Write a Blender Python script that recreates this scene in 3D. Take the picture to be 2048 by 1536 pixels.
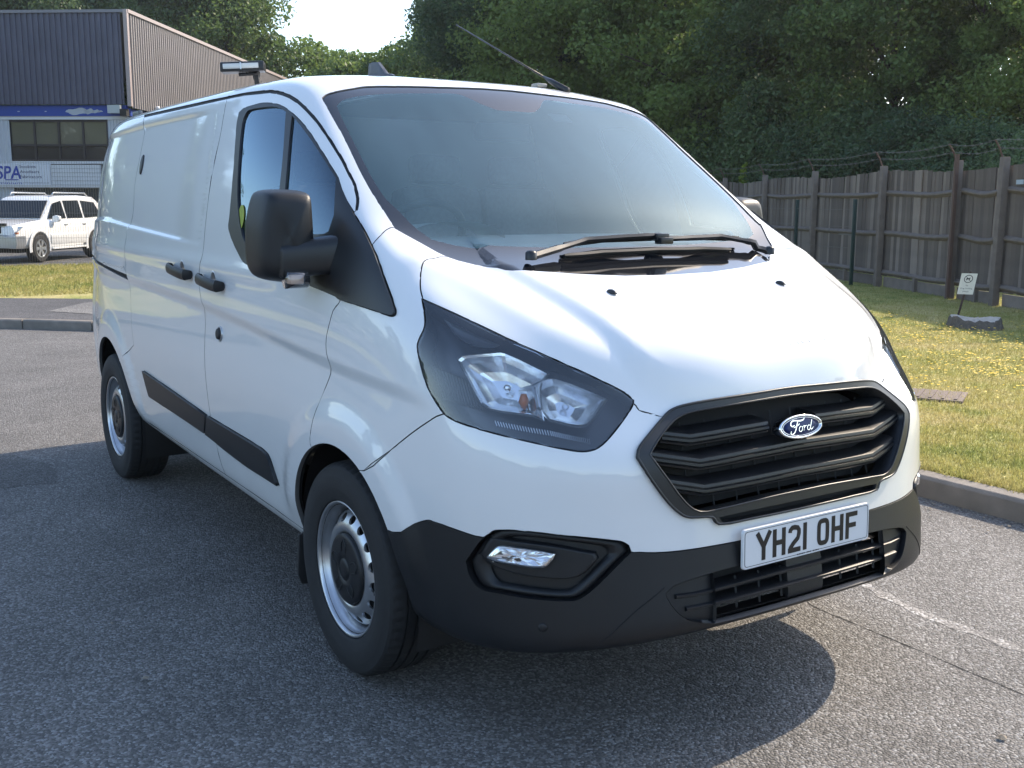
import bpy, bmesh, math, random
import numpy as np
from mathutils import Vector, Matrix
from mathutils.geometry import delaunay_2d_cdt
for o in list(bpy.data.objects): bpy.data.objects.remove(o)
SC = bpy.context.scene
COL = SC.collection
# ---------------------------------------------------------------- camera
cd = bpy.data.cameras.new('camera'); cam = bpy.data.objects.new('camera', cd); COL.objects.link(cam)
R_ = (-0.55163, -0.83409, 0.0037); U_ = (0.13999, -0.08819, 0.98622)
yaw, pit, rol = math.radians(-33.47721), math.radians(-9.53471), math.radians(0.21177)
d_ = Vector((math.cos(pit)*math.cos(yaw), math.cos(pit)*math.sin(yaw), math.sin(pit)))
r_ = d_.cross(Vector((0, 0, 1))).normalized(); u_ = r_.cross(d_)
r2 = math.cos(rol)*r_ + math.sin(rol)*u_; u2 = -math.sin(rol)*r_ + math.cos(rol)*u_
cam.matrix_world = Matrix(((r2.x, u2.x, -d_.x, -2.00652), (r2.y, u2.y, -d_.y, 2.31918), (r2.z, u2.z, -d_.z, 1.48356), (0, 0, 0, 1)))
cd.sensor_width = 36; cd.lens = 37.6455; cd.clip_start = 0.05; cd.clip_end = 3000
SC.camera = cam
# ---------------------------------------------------------------- sky, sun, exposure
SUN = Vector((0.12, -1.30, 1.0)).normalized()
W_ = bpy.data.worlds.new('World'); SC.world = W_; W_.use_nodes = True
nt = W_.node_tree; nt.nodes.clear()
sky = nt.nodes.new('ShaderNodeTexSky'); sky.sky_type = 'NISHITA'; sky.sun_disc = False
sky.sun_elevation = math.asin(SUN.z); sky.sun_rotation = math.atan2(SUN.x, SUN.y)
sky.air_density = 1.0; sky.dust_density = 1.0; sky.ozone_density = 0.6
bg = nt.nodes.new('ShaderNodeBackground'); bg.inputs[1].default_value = 0.15
wo = nt.nodes.new('ShaderNodeOutputWorld')
nt.links.new(sky.outputs[0], bg.inputs[0]); nt.links.new(bg.outputs[0], wo.inputs[0])
sd = bpy.data.lights.new('sun', 'SUN'); sd.energy = 2.75; sd.angle = math.radians(0.53); sd.color = (1, .85, .66)
so = bpy.data.objects.new('sun', sd); COL.objects.link(so)
so.rotation_euler = SUN.to_track_quat('Z', 'Y').to_euler(); so.location = (0, -20, 30)
SC.view_settings.view_transform = 'Standard'; SC.view_settings.look = 'None'
SC.view_settings.exposure = 1.38; SC.view_settings.gamma = 1; SC.view_settings.use_curve_mapping = False
SC.render.engine = 'CYCLES'
SC.cycles.max_bounces = 10; SC.cycles.transparent_max_bounces = 16; SC.cycles.glossy_bounces = 5
SC.cycles.sample_clamp_indirect = 6; SC.cycles.caustics_reflective = False; SC.cycles.caustics_refractive = False
# ---------------------------------------------------------------- helpers
RNG = np.random.default_rng(7)
def tag(o, label=None, cat=None, group=None, kind=None):
    if label: o['label'] = label
    if cat: o['category'] = cat
    if group: o['group'] = group
    if kind: o['kind'] = kind
    return o
def empty(name, loc=(0, 0, 0), rz=0, parent=None):
    o = bpy.data.objects.new(name, None); COL.objects.link(o); o.empty_display_size = .2
    o.location = loc; o.rotation_euler = (0, 0, rz); o.parent = parent
    return o
def link(name, me, mat=None, parent=None, loc=None):
    o = bpy.data.objects.new(name, me); COL.objects.link(o)
    if mat is not None:
        for m in (mat if isinstance(mat, (list, tuple)) else [mat]): me.materials.append(m)
    o.parent = parent
    if loc is not None: o.location = loc
    return o
def mesh(name, V, F, mat=None, parent=None, smooth=True, normals=None, loc=None, midx=None):
    me = bpy.data.meshes.new(name)
    V = np.asarray(V, float); 
    if isinstance(F, np.ndarray) and F.ndim == 2:
        nf, k = F.shape
        me.vertices.add(len(V)); me.vertices.foreach_set('co', V.astype(np.float32).ravel())
        me.loops.add(nf*k); me.loops.foreach_set('vertex_index', F.astype(np.int32).ravel())
        me.polygons.add(nf); me.polygons.foreach_set('loop_start', np.arange(0, nf*k, k, dtype=np.int32))
        me.polygons.foreach_set('loop_total', np.full(nf, k, np.int32))
        me.update(calc_edges=True)
    else:
        me.from_pydata([tuple(v) for v in V], [], [tuple(int(i) for i in f) for f in F])
    if midx is not None: me.polygons.foreach_set('material_index', np.asarray(midx, np.int32))
    me.polygons.foreach_set('use_smooth', np.full(len(me.polygons), bool(smooth)))
    me.validate()
    if normals is not None and smooth:
        me.normals_split_custom_set_from_vertices([tuple(n) for n in normals])
    me.update()
    return link(name, me, mat, parent, loc)
class MB:
    """collects shapes into one mesh"""
    def __init__(s): s.v = []; s.f = []; s.m = []
    def add(s, V, F, mi=0):
        n = len(s.v); s.v += [tuple(v) for v in V]; s.f += [tuple(i+n for i in f) for f in F]; s.m += [mi]*len(F); return s
    def box(s, c, d, rot=None, mi=0):
        c = Vector(c); V = []
        for x in (-.5, .5):
            for y in (-.5, .5):
                for z in (-.5, .5):
                    p = Vector((x*d[0], y*d[1], z*d[2]))
                    if rot is not None: p = rot @ p
                    V.append(c+p)
        return s.add(V, [(0, 1, 3, 2), (4, 6, 7, 5), (0, 4, 5, 1), (2, 3, 7, 6), (0, 2, 6, 4), (1, 5, 7, 3)], mi)
    def rings(s, R, close=True, cap=True, mi=0):
        n = len(R[0]); V = [p for r in R for p in r]; F = []
        for i in range(len(R)-1):
            for j in range(n if close else n-1):
                k = (j+1) % n; F.append((i*n+j, i*n+k, (i+1)*n+k, (i+1)*n+j))
        if cap and close:
            F.append(tuple(range(n))[::-1]); F.append(tuple((len(R)-1)*n+j for j in range(n)))
        return s.add(V, F, mi)
    def tube(s, pts, rad, n=8, mi=0, cap=True):
        pts = [Vector(p) for p in pts]; R = []
        rad = rad if isinstance(rad, (list, tuple)) else [rad]*len(pts)
        ref = None
        for i, p in enumerate(pts):
            t = (pts[min(i+1, len(pts)-1)]-pts[max(i-1, 0)]).normalized()
            if ref is None: ref = Vector((0, 0, 1)) if abs(t.z) < .9 else Vector((1, 0, 0))
            a = t.cross(ref).normalized(); b = a.cross(t); ref = b
            R.append([p+rad[i]*(math.cos(2*math.pi*k/n)*a+math.sin(2*math.pi*k/n)*b) for k in range(n)])
        return s.rings(R, True, cap, mi)
    def lathe(s, prof, c, axis, n=48, mi=0, closed=False):
        """prof list of (radius, offset along axis)"""
        ax = Vector(axis).normalized(); ref = Vector((0, 0, 1)) if abs(ax.z) < .9 else Vector((1, 0, 0))
        a = ax.cross(ref).normalized(); b = ax.cross(a); c = Vector(c)
        R = [[c+ax*h+r*(math.cos(2*math.pi*k/n)*a+math.sin(2*math.pi*k/n)*b) for k in range(n)] for r, h in prof]
        return s.rings(R, True, False, mi)
    def build(s, name, mat, parent=None, smooth=False, bevel=0, loc=None, auto=None):
        me = bpy.data.meshes.new(name); me.from_pydata(s.v, [], s.f)
        if any(s.m): me.polygons.foreach_set('material_index', s.m)
        bm = bmesh.new(); bm.from_mesh(me); bmesh.ops.recalc_face_normals(bm, faces=bm.faces)
        if bevel:
            ed = [e for e in bm.edges if len(e.link_faces) == 2 and e.calc_face_angle(0) > .5]
            bmesh.ops.bevel(bm, geom=ed, offset=bevel, segments=2, affect='EDGES', profile=.6, clamp_overlap=True)
        bm.to_mesh(me); bm.free()
        me.polygons.foreach_set('use_smooth', np.full(len(me.polygons), bool(smooth or bevel or auto)))
        if auto or bevel: me.set_sharp_from_angle(angle=auto or math.radians(50))
        return link(name, me, mat, parent, loc)
def copy_tree(o, parent=None):
    c = o.copy(); COL.objects.link(c); c.parent = parent
    for k in ('label', 'category', 'group'): pass
    for ch in list(o.children): copy_tree(ch, c)
    return c
# ---------------------------------------------------------------- materials
def nmat(name):
    m = bpy.data.materials.new(name); m.use_nodes = True; t = m.node_tree
    return m, t, t.nodes['Principled BSDF']
def mk(t, typ, **kw):
    n = t.nodes.new(typ)
    for k, v in kw.items():
        if k.startswith('i_'): n.inputs[k[2:].replace('_', ' ')].default_value = v
        else: setattr(n, k, v)
    return n
def simple(name, col, rough=.5, metal=0, spec=.5, coat=0, noise=0, nscale=20, bump=0, bscale=200, emit=0):
    m, t, b = nmat(name)
    b.inputs['Base Color'].default_value = (*col, 1); b.inputs['Roughness'].default_value = rough
    b.inputs['Metallic'].default_value = metal; b.inputs['Specular IOR Level'].default_value = spec
    b.inputs['Coat Weight'].default_value = coat; b.inputs['Coat Roughness'].default_value = .03
    if noise or bump:
        tc = mk(t, 'ShaderNodeTexCoord')
    if noise:
        n = mk(t, 'ShaderNodeTexNoise', i_Scale=nscale, i_Detail=5.0); t.links.new(tc.outputs['Object'], n.inputs['Vector'])
        mx = mk(t, 'ShaderNodeMix', data_type='RGBA'); 
        mx.inputs['A'].default_value = (*[c*(1-noise) for c in col], 1); mx.inputs['B'].default_value = (*[min(1, c*(1+noise)) for c in col], 1)
        t.links.new(n.outputs['Fac'], mx.inputs['Factor']); t.links.new(mx.outputs['Result'], b.inputs['Base Color'])
    if bump:
        n2 = mk(t, 'ShaderNodeTexNoise', i_Scale=bscale, i_Detail=3.0); t.links.new(tc.outputs['Object'], n2.inputs['Vector'])
        bp = mk(t, 'ShaderNodeBump', i_Strength=bump, i_Distance=.01); t.links.new(n2.outputs['Fac'], bp.inputs['Height']); t.links.new(bp.outputs['Normal'], b.inputs['Normal'])
    return m
def mix_col(t, fac, a, b):
    mx = mk(t, 'ShaderNodeMix', data_type='RGBA')
    for nm, c in (('A', a), ('B', b)):
        if hasattr(c, 'is_linked'): t.links.new(c, mx.inputs[nm])
        else: mx.inputs[nm].default_value = (*c, 1)
    if hasattr(fac, 'is_linked'): t.links.new(fac, mx.inputs['Factor'])
    else: mx.inputs['Factor'].default_value = fac
    return mx.outputs['Result']
def ramp(t, src, stops):
    r = mk(t, 'ShaderNodeValToRGB'); e = r.color_ramp.elements
    while len(e) > len(stops): e.remove(e[-1])
    while len(e) < len(stops): e.new(1)
    for k, (p, c) in zip(e, stops): k.position = p; k.color = (*c, 1) if not np.isscalar(c) else (c, c, c, 1)
    t.links.new(src, r.inputs['Fac']); return r.outputs['Color']
def noise(t, vec, scale, detail=4, rough=.55):
    n = mk(t, 'ShaderNodeTexNoise', i_Scale=scale, i_Detail=float(detail), i_Roughness=rough); t.links.new(vec, n.inputs['Vector']); return n.outputs['Fac']

def paint_mat():
    m, t, b = nmat('white_paint')
    tc = mk(t, 'ShaderNodeTexCoord')
    n = noise(t, tc.outputs['Object'], 3.5, 6, .65)
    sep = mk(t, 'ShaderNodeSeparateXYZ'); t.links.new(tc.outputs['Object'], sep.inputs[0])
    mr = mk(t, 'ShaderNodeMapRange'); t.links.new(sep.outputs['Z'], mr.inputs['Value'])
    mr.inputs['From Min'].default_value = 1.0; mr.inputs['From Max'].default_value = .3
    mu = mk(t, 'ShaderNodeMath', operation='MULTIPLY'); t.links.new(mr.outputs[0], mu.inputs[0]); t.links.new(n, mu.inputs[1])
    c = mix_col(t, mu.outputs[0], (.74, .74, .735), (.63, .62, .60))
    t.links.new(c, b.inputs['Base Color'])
    b.inputs['Roughness'].default_value = .35; b.inputs['Coat Weight'].default_value = 1; b.inputs['Coat Roughness'].default_value = .035; b.inputs['Coat IOR'].default_value = 1.55
    rr = ramp(t, n, [(.35, .015), (.8, .05)]); t.links.new(rr, b.inputs['Coat Roughness'])
    n2 = noise(t, tc.outputs['Object'], 2.2, 2); bp = mk(t, 'ShaderNodeBump', i_Strength=.06, i_Distance=.012)
    t.links.new(n2, bp.inputs['Height']); t.links.new(bp.outputs['Normal'], b.inputs['Coat Normal'])
    return m
M = {}
M['paint'] = paint_mat()
M['plastic'] = simple('grained_black_plastic', (.0095, .0105, .0125), .42, spec=.42, noise=.25, nscale=9, bump=.12, bscale=900)
M['trim'] = simple('satin_black_plastic', (.012, .013, .015), .36, noise=.2, nscale=14, bump=.05, bscale=700)
M['rubber'] = simple('black_rubber', (.012, .012, .013), .6)
M['dark'] = simple('dark_void', (.006, .006, .007), .8)
M['frit'] = simple('ceramic_border', (.010, .011, .014), .05, spec=.6, coat=.3)
M['chrome'] = simple('chrome', (.85, .86, .88), .05, 1)
M['mirror_bowl'] = simple('reflector', (.93, .94, .95), .22, .9)
M['silver'] = simple('silver_steel', (.52, .53, .55), .30, .9, noise=.18, nscale=25)
M['greyplast'] = simple('grey_housing', (.10, .105, .11), .35, noise=.1, nscale=20)
M['lamp_black'] = simple('lamp_housing', (.040, .044, .052), .25)
M['amber'] = simple('amber_bulb', (.75, .22, .05), .15, spec=.6)
M['interior'] = simple('dash_plastic', (.30, .32, .32), .6, noise=.15, nscale=8)
M['seat'] = simple('seat_fabric', (.10, .105, .12), .9, noise=.3, nscale=60)
M['bulk'] = simple('bulkhead_panel', (.45, .46, .47), .7, noise=.15, nscale=4)
M['grey'] = simple('grey_rubber', (.06, .06, .062), .7)
def glass_mat(name, tint, film=.0, streak=False, rough=.0, refl=1.0, filmcol=(.62, .66, .68), rcol=(1, 1, 1)):
    m, t, b = nmat(name); t.nodes.remove(b)
    out = t.nodes['Material Output']
    tr = mk(t, 'ShaderNodeBsdfTransparent'); tr.inputs[0].default_value = (*tint, 1)
    gl = mk(t, 'ShaderNodeBsdfGlossy'); gl.inputs['Roughness'].default_value = rough; gl.inputs[0].default_value = (*rcol, 1)
    fr = mk(t, 'ShaderNodeFresnel'); fr.inputs[0].default_value = 1.52
    fm = mk(t, 'ShaderNodeMath', operation='MULTIPLY'); fm.inputs[1].default_value = refl; fm.use_clamp = True; t.links.new(fr.outputs[0], fm.inputs[0])
    mx = mk(t, 'ShaderNodeMixShader'); t.links.new(fm.outputs[0], mx.inputs[0]); 
    base = tr.outputs[0]
    if film:
        df = mk(t, 'ShaderNodeBsdfDiffuse'); df.inputs[0].default_value = (*filmcol, 1)
        m2 = mk(t, 'ShaderNodeMixShader'); t.links.new(tr.outputs[0], m2.inputs[1]); t.links.new(df.outputs[0], m2.inputs[2])
        tc = mk(t, 'ShaderNodeTexCoord'); mp = mk(t, 'ShaderNodeMapping'); t.links.new(tc.outputs['Object'], mp.inputs[0])
        mp.inputs['Rotation'].default_value = (0, 0, math.radians(25)); mp.inputs['Scale'].default_value = (2.5, 9.0, 2.0)
        n = noise(t, mp.outputs[0], 1.6, 7, .6)
        r = ramp(t, n, [(.3, film*.75), (.62, film), (.8, film*1.35)]); t.links.new(r, m2.inputs[0])
        base = m2.outputs[0]
    t.links.new(base, mx.inputs[1]); t.links.new(gl.outputs[0], mx.inputs[2]); t.links.new(mx.outputs[0], out.inputs[0])
    return m
M['ws'] = glass_mat('windscreen_glass', (.88, .97, .97), .075, True, .002, 1.15, (.34, .62, .70), (.74, .92, 1))  # dust film's teal and gloss's blue put the sky's veil into the colour
M['sideglass'] = glass_mat('side_glass', (.50, .58, .60), .012, rough=.0, refl=2.1, rcol=(.62, .82, 1))  # blue gloss colour paints the sky's reflection into the glass
M['lens'] = glass_mat('lamp_lens', (.95, .96, .98), .01, refl=2.2)
M['suvglass'] = glass_mat('tinted_glass', (.25, .3, .31), .02, refl=1.6)
# ---------------------------------------------------------------- ground materials
def tarmac(name, base, sc=95., bump=.75, tint=(1, .945, .885), contrast=1.0):
    m, t, b = nmat(name); tc = mk(t, 'ShaderNodeTexCoord'); co = tc.outputs['Object']
    vo = mk(t, 'ShaderNodeTexVoronoi', i_Scale=sc); t.links.new(co, vo.inputs['Vector'])
    v2 = mk(t, 'ShaderNodeTexVoronoi', i_Scale=sc*1.9); t.links.new(co, v2.inputs['Vector'])
    sp = mk(t, 'ShaderNodeSeparateXYZ'); t.links.new(vo.outputs['Color'], sp.inputs[0])
    k = base
    c1 = ramp(t, sp.outputs[0], [(0, tuple(k*.55*q for q in tint)), (.45, tuple(k*.85*q for q in tint)), (.8, tuple(k*1.35*q for q in tint)), (1, tuple(k*1.9*q for q in (1, .99, .97)))])
    n1 = noise(t, co, .35, 4); n2 = noise(t, co, 2.6, 5, .6); n3 = noise(t, co, 28, 3)
    big = ramp(t, n1, [(.3, .74), (.7, 1.2)]); mid = ramp(t, n2, [(.3, .84), (.72, 1.14)])
    mu = mk(t, 'ShaderNodeMix', data_type='RGBA', blend_type='MULTIPLY'); mu.inputs['Factor'].default_value = 1
    t.links.new(c1, mu.inputs['A']); t.links.new(big, mu.inputs['B'])
    mu2 = mk(t, 'ShaderNodeMix', data_type='RGBA', blend_type='MULTIPLY'); mu2.inputs['Factor'].default_value = 1
    t.links.new(mu.outputs['Result'], mu2.inputs['A']); t.links.new(mid, mu2.inputs['B']); t.links.new(mu2.outputs['Result'], b.inputs['Base Color'])
    b.inputs['Roughness'].default_value = .78; b.inputs['Specular IOR Level'].default_value = .35
    # stones stand proud of the binder
    h1 = ramp(t, vo.outputs['Distance'], [(.0, 1.), (.42, .75), (.7, .0)]); ad = mk(t, 'ShaderNodeMath', operation='MULTIPLY_ADD'); t.links.new(h1, ad.inputs[0]); ad.inputs[1].default_value = 1; 
    mh = mk(t, 'ShaderNodeMath', operation='MULTIPLY'); t.links.new(sp.outputs[1], mh.inputs[0]); mh.inputs[1].default_value = .9; t.links.new(mh.outputs[0], ad.inputs[2])
    a2 = mk(t, 'ShaderNodeMath', operation='ADD'); t.links.new(ad.outputs[0], a2.inputs[0]); t.links.new(n3, a2.inputs[1])
    bp = mk(t, 'ShaderNodeBump', i_Strength=bump, i_Distance=.006); t.links.new(a2.outputs[0], bp.inputs['Height']); t.links.new(bp.outputs['Normal'], b.inputs['Normal'])
    return m
M['road'] = tarmac('road_asphalt', .165, 130); M['patch'] = tarmac('dark_asphalt', .115, 130); M['carpark'] = tarmac('car_park_asphalt', .14, 60)
M['pave'] = tarmac('pavement_asphalt', .10, 110, .4, (1, .95, .93)); M['pavepatch'] = tarmac('pale_asphalt', .19, 90, .4, (1, .95, .88))
M['kerb'] = simple('kerb_concrete', (.19, .17, .148), .85, noise=.42, nscale=7, bump=.35, bscale=120)
def grass_mat(name, translucent=False):
    m, t, b = nmat(name); tc = mk(t, 'ShaderNodeTexCoord'); co = tc.outputs['Object']
    n1 = noise(t, co, .55, 4, .6); n2 = noise(t, co, 3.2, 4, .65); n3 = noise(t, co, 40, 2)
    a = mk(t, 'ShaderNodeMath', operation='MULTIPLY_ADD'); t.links.new(n1, a.inputs[0]); a.inputs[1].default_value = .9; t.links.new(n2, a.inputs[2])
    hf = mk(t, 'ShaderNodeMath', operation='MULTIPLY'); t.links.new(a.outputs[0], hf.inputs[0]); hf.inputs[1].default_value = .53
    c = ramp(t, hf.outputs[0], [(.26, (.12, .175, .05)), (.38, (.23, .26, .075)), (.50, (.385, .355, .125)), (.64, (.48, .405, .19)), (.80, (.30, .215, .12))])
    d = ramp(t, n3, [(.25, .55), (.75, 1.35)])
    mu = mk(t, 'ShaderNodeMix', data_type='RGBA', blend_type='MULTIPLY'); mu.inputs['Factor'].default_value = 1; t.links.new(c, mu.inputs['A']); t.links.new(d, mu.inputs['B'])
    t.links.new(mu.outputs['Result'], b.inputs['Base Color']); b.inputs['Roughness'].default_value = .85; b.inputs['Specular IOR Level'].default_value = .2
    if translucent:
        tr = mk(t, 'ShaderNodeBsdfTranslucent'); t.links.new(mu.outputs['Result'], tr.inputs[0]); mx = mk(t, 'ShaderNodeMixShader'); mx.inputs[0].default_value = .45
        t.links.new(b.outputs[0], mx.inputs[1]); t.links.new(tr.outputs[0], mx.inputs[2]); t.links.new(mx.outputs[0], t.nodes['Material Output'].inputs[0])
    else:
        bp = mk(t, 'ShaderNodeBump', i_Strength=.9, i_Distance=.03); t.links.new(n3, bp.inputs['Height']); t.links.new(bp.outputs['Normal'], b.inputs['Normal'])
    return m
M['lawn'] = grass_mat('lawn_turf'); M['blade'] = grass_mat('grass_blades', True)
# ---------------------------------------------------------------- ground, road, kerb
def sheet(name, pts, z, mat):
    o = mesh(name, [(x, y, z) for x, y in pts], [tuple(range(len(pts)))], mat, smooth=False); tag(o, kind='structure'); return o
road = sheet('road', [(-900, -900), (900, -900), (900, 900), (-900, 900)], 0, M['road'])
KP = [(-14, -2.40), (-6, -2.40), (6.2, -2.40), (8.0, -2.22), (9.5, -1.62), (10.5, -.98), (11.3, -.28), (12.15, .62), (13.2, 2.1), (14.1, 4.2), (14.6, 7.5), (14.7, 12), (14.7, 30)]
def resample(P, step):
    P = np.array(P, float); out = [P[0]]; d = np.r_[0, np.cumsum(np.hypot(*np.diff(P, axis=0).T))]; n = int(d[-1]/step)
    s = np.arange(1, n+1)*step; return np.stack([np.interp(np.r_[0, s], d, P[:, 0]), np.interp(np.r_[0, s], d, P[:, 1])], 1)
KR = resample(spl([(a*1., b) for a, b in KP], 1, False) if False else KP, .915)
def offs(P, d):
    t = np.gradient(P, axis=0); t /= np.linalg.norm(t, axis=1, keepdims=True); return P+np.stack([t[:, 1], -t[:, 0]], 1)*d
KB = offs(KR, .125)
lawn_pts = [tuple(p) for p in KB]+[(26, 30), (25.2, 6.0), (23.75, -1.2), (23.0, -14.0), (32, -30), (120, -60), (120, -120), (-40, -120), (-40, KB[0][1])]
lawn = sheet('lawn', lawn_pts, .108, M['lawn'])
i0 = int(np.argmin(np.hypot(KR[:, 0]-8.0, KR[:, 1]+2.2))); KP2 = offs(KR, 2.75)
sheet('pavement', [tuple(p) for p in KB[i0:]]+[tuple(p) for p in KP2[i0:][::-1]], .113, M['pave'])
sheet('pavement_patch', [(11.45, -.95), (12.6, -.25), (13.6, -.9), (14.1, -2.0), (12.4, -2.4)], .118, M['pavepatch'])
sheet('car_park', [(23.0, -14.0), (23.75, -1.2), (25.2, 6.0), (26, 30), (120, 30), (120, -58), (32, -30)], .004, M['carpark'])
kerb = empty('kerb'); tag(kerb, kind='structure')
ks = None; RK = random.Random(3)
for i in range(len(KR)-1):
    a, b = KR[i], KR[i+1]; L = math.dist(a, b)-.014; ang = math.atan2(b[1]-a[1], b[0]-a[0])
    if a[0] < -9 or a[1] > 16: continue
    if ks is None:
        m = MB(); pr = [(0, -.12), (.0, .095), (.018, .112), (.125, .112), (.125, -.12)]
        m.rings([[(x, -y, z) for y, z in pr] for x in (0, .901)]); ks = m.build('kerb_stone', M['kerb'], kerb, bevel=.006); o = ks
    else:
        o = ks.copy(); COL.objects.link(o); o.parent = kerb
    o.location = (a[0], a[1], RK.uniform(-.003, .003)); o.rotation_euler = (RK.uniform(-.01, .01), 0, ang+RK.uniform(-.004, .004))
# cracks and an old repair
def ribbon(name, pts, w, z, mat, jit, seed, step=.03):
    P = resample(pts, step); r = np.random.default_rng(seed); n = len(P)
    q = np.cumsum(r.normal(0, jit, (n, 2)), 0); q -= np.linspace(0, 1, n)[:, None]*q[-1]; P = P+q
    t = np.gradient(P, axis=0); t /= np.linalg.norm(t, axis=1, keepdims=True); nn = np.stack([t[:, 1], -t[:, 0]], 1)
    w1 = w*(.25+r.gamma(2, .4, n))*np.minimum(1, np.minimum(np.arange(n), np.arange(n)[::-1])/6+.05)
    V = np.concatenate([np.c_[P+nn*w1[:, None]/2, np.full(n, z)], np.c_[P-nn*w1[:, None]/2, np.full(n, z)]])
    F = [(i, i+1, n+i+1, n+i) for i in range(n-1)]; o = mesh(name, V, F, mat, smooth=False); return tag(o, kind='structure')
crk = simple('crack_void', (.012, .012, .012), .95)
ribbon('road_crack', [(.95, -.95), (.57, -.735), (.2, -.72), (-.32, -.70), (-1.2, -.72)], .006, .0008, crk, .0014, 1)
ribbon('road_crack', [(9.8, .9), (7.6, 1.25), (6.4, 1.45), (5.2, 2.1)], .012, .0012, crk, .004, 2)
ribbon('worn_line', [(.9, -1.15), (.3, -1.02), (-.4, -1.0), (-1.6, -1.02)], .04, .0012, tarmac('worn_asphalt', .24, 95, .5), .002, 4, .06)
pts = []; rr_ = np.random.default_rng(5)
for k in range(40):
    a = 2*math.pi*k/40; r = 1+rr_.normal(0, .06); pts.append((4.35+.42*r*math.cos(a)*(1+.2*math.cos(3*a)), 1.42+.20*r*math.sin(a)))
sheet('road_patch', pts, .0015, M['patch'])
rg = np.random.default_rng(77); V = []; F = []
for i in range(420):
    if i < 260: x = rg.uniform(-1.0, 6.0); y = -2.37+abs(rg.normal(0, .10))
    else: x, y = rg.uniform(-1.2, 12), rg.uniform(-2.2, 2.6)
    sz = rg.uniform(.004, .011)*(1 if i < 400 else 1.9); a = rg.uniform(0, 6.3); k = len(V); el = rg.uniform(.5, 1)
    V += [(x+sz*math.cos(a+j*1.2566)*(1 if j % 2 else el), y+sz*math.sin(a+j*1.2566), .006+sz*rg.uniform(.1, .5)) for j in range(5)]+[(x, y, .006+sz*.7)]
    F += [(k+j, k+(j+1) % 5, k+5) for j in range(5)]
tag(mesh('road_grit', V, F, simple('grit', (.24, .20, .15), .9, noise=.6, nscale=3), smooth=False), kind='stuff')
# ---------------------------------------------------------------- lawn detail
def blades(name, pts, h, w, mat, seed):
    r = np.random.default_rng(seed); n = len(pts); a = r.uniform(0, 2*math.pi, n); hh = h*r.uniform(.4, 1.25, n); lean = r.normal(0, .45, (n, 2))*hh[:, None]
    dx = np.stack([np.cos(a), np.sin(a)], 1)*w; b = np.c_[pts, np.full(n, .106)]
    V = np.concatenate([b+np.c_[dx, np.zeros(n)], b-np.c_[dx, np.zeros(n)], b+np.c_[lean, hh]]); F = np.stack([np.arange(n), np.arange(n)+n, np.arange(n)+2*n], 1)
    o = mesh(name, V, F, mat, smooth=False); tag(o, kind='stuff'); return o
r = np.random.default_rng(11); P = []
while len(P) < 150000:
    q = r.uniform((-.6, -13.6), (12, -2.54), (60000, 2)); d = np.hypot(q[:, 0]+2, q[:, 1]-2.3)
    keep = (r.uniform(0, 1, len(q)) < (5.2/d)**1.7) & (q[:, 0] < 2.4+(-q[:, 1]-2.5)*1.0) & (q[:, 0] > -.6+(-q[:, 1]-2.5)*.42); P += list(q[keep])
blades('grass_tufts', np.array(P[:150000]), .034, .0032, M['blade'], 12)
ed = resample([(-.5, -2.54), (6, -2.54)], .004); ed = ed+r.normal(0, .018, ed.shape); blades('grass_tufts', np.repeat(ed, 3, 0)+r.normal(0, .012, (len(ed)*3, 2)), .045, .003, M['blade'], 13)
q = r.uniform((15.2, -4.5), (23.6, 2.5), (26000, 2)); blades('grass_tufts', q[q[:, 0] > 15.0+.0*q[:, 1]], .06, .012, M['blade'], 14)
q = resample([(10.2, -4.2), (14.0, -1.9), (15.3, .3), (16.7, 3.5)], .01); 
cl = r.uniform((2.2, -9.4), (6.8, -4.6), (170, 2)); fl = np.concatenate([c+r.normal(0, .17, (r.integers(3, 16), 2)) for c in cl]); 
fl = fl[(fl[:, 1] < -4.3)]; n = len(fl); V = []; F = []
for i, (x, y) in enumerate(fl):
    s = r.uniform(.009, .017); z = .106+r.uniform(.02, .05); a = r.uniform(0, 3); k = len(V)
    V += [(x+s*math.cos(a+j*math.pi/2.5), y+s*math.sin(a+j*math.pi/2.5), z+.004*(j % 2)) for j in range(5)]; F.append((k, k+1, k+2, k+3, k+4))
tag(mesh('yellow_flowers', V, F, simple('yellow_petals', (.75, .50, .015), .6), smooth=False), kind='stuff')
# drain cover
dr = MB().box((0, 0, 0), (.62, .42, .03)).build('drain_cover', simple('rusty_iron', (.15, .115, .10), .75, .2, noise=.4, nscale=12, bump=.3, bscale=90), None, bevel=.004, loc=(2.80, -4.45, .112)); dr.rotation_euler = (0, 0, .5)
tag(dr, 'rusty brown iron drain cover set flush in the grass by the van front', 'drain cover')
for k in range(7): MB().box((-.26+k*.085, 0, .0165), (.022, .36, .010)).build('rib', dr.data.materials[0], dr)
m = MB(); R = []; rs = random.Random(8); NK = 44
ja = [rs.uniform(-.05, .05) for k in range(NK)]; jz = [rs.uniform(-.018, .018) for k in range(NK)]
for z, s_ in ((-.05, 1.16), (.0, 1.10), (.05, 1.02), (.09, .98), (.112, .93)): R.append([(.30*s_*math.cos(a)*(1+.08*math.sin(3*a+1)+ja[k]), .22*s_*math.sin(a)*(1+.10*math.sin(4*a)+ja[k]), z+(jz[k]+.012*math.sin(2*a+.5) if z > .08 else 0)) for k, a in enumerate([2*math.pi*k/NK for k in range(NK)])])
m.rings(R, True, False); bark = m.build('tree_stump', simple('old_bark', (.12, .10, .085), .95, noise=.6, nscale=25, bump=.8, bscale=60), None, auto=.9, loc=(5.22, -8.80, .106))
tag(bark, 'low sawn grey tree stump in the lawn beside the small white sign', 'tree stump')
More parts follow.
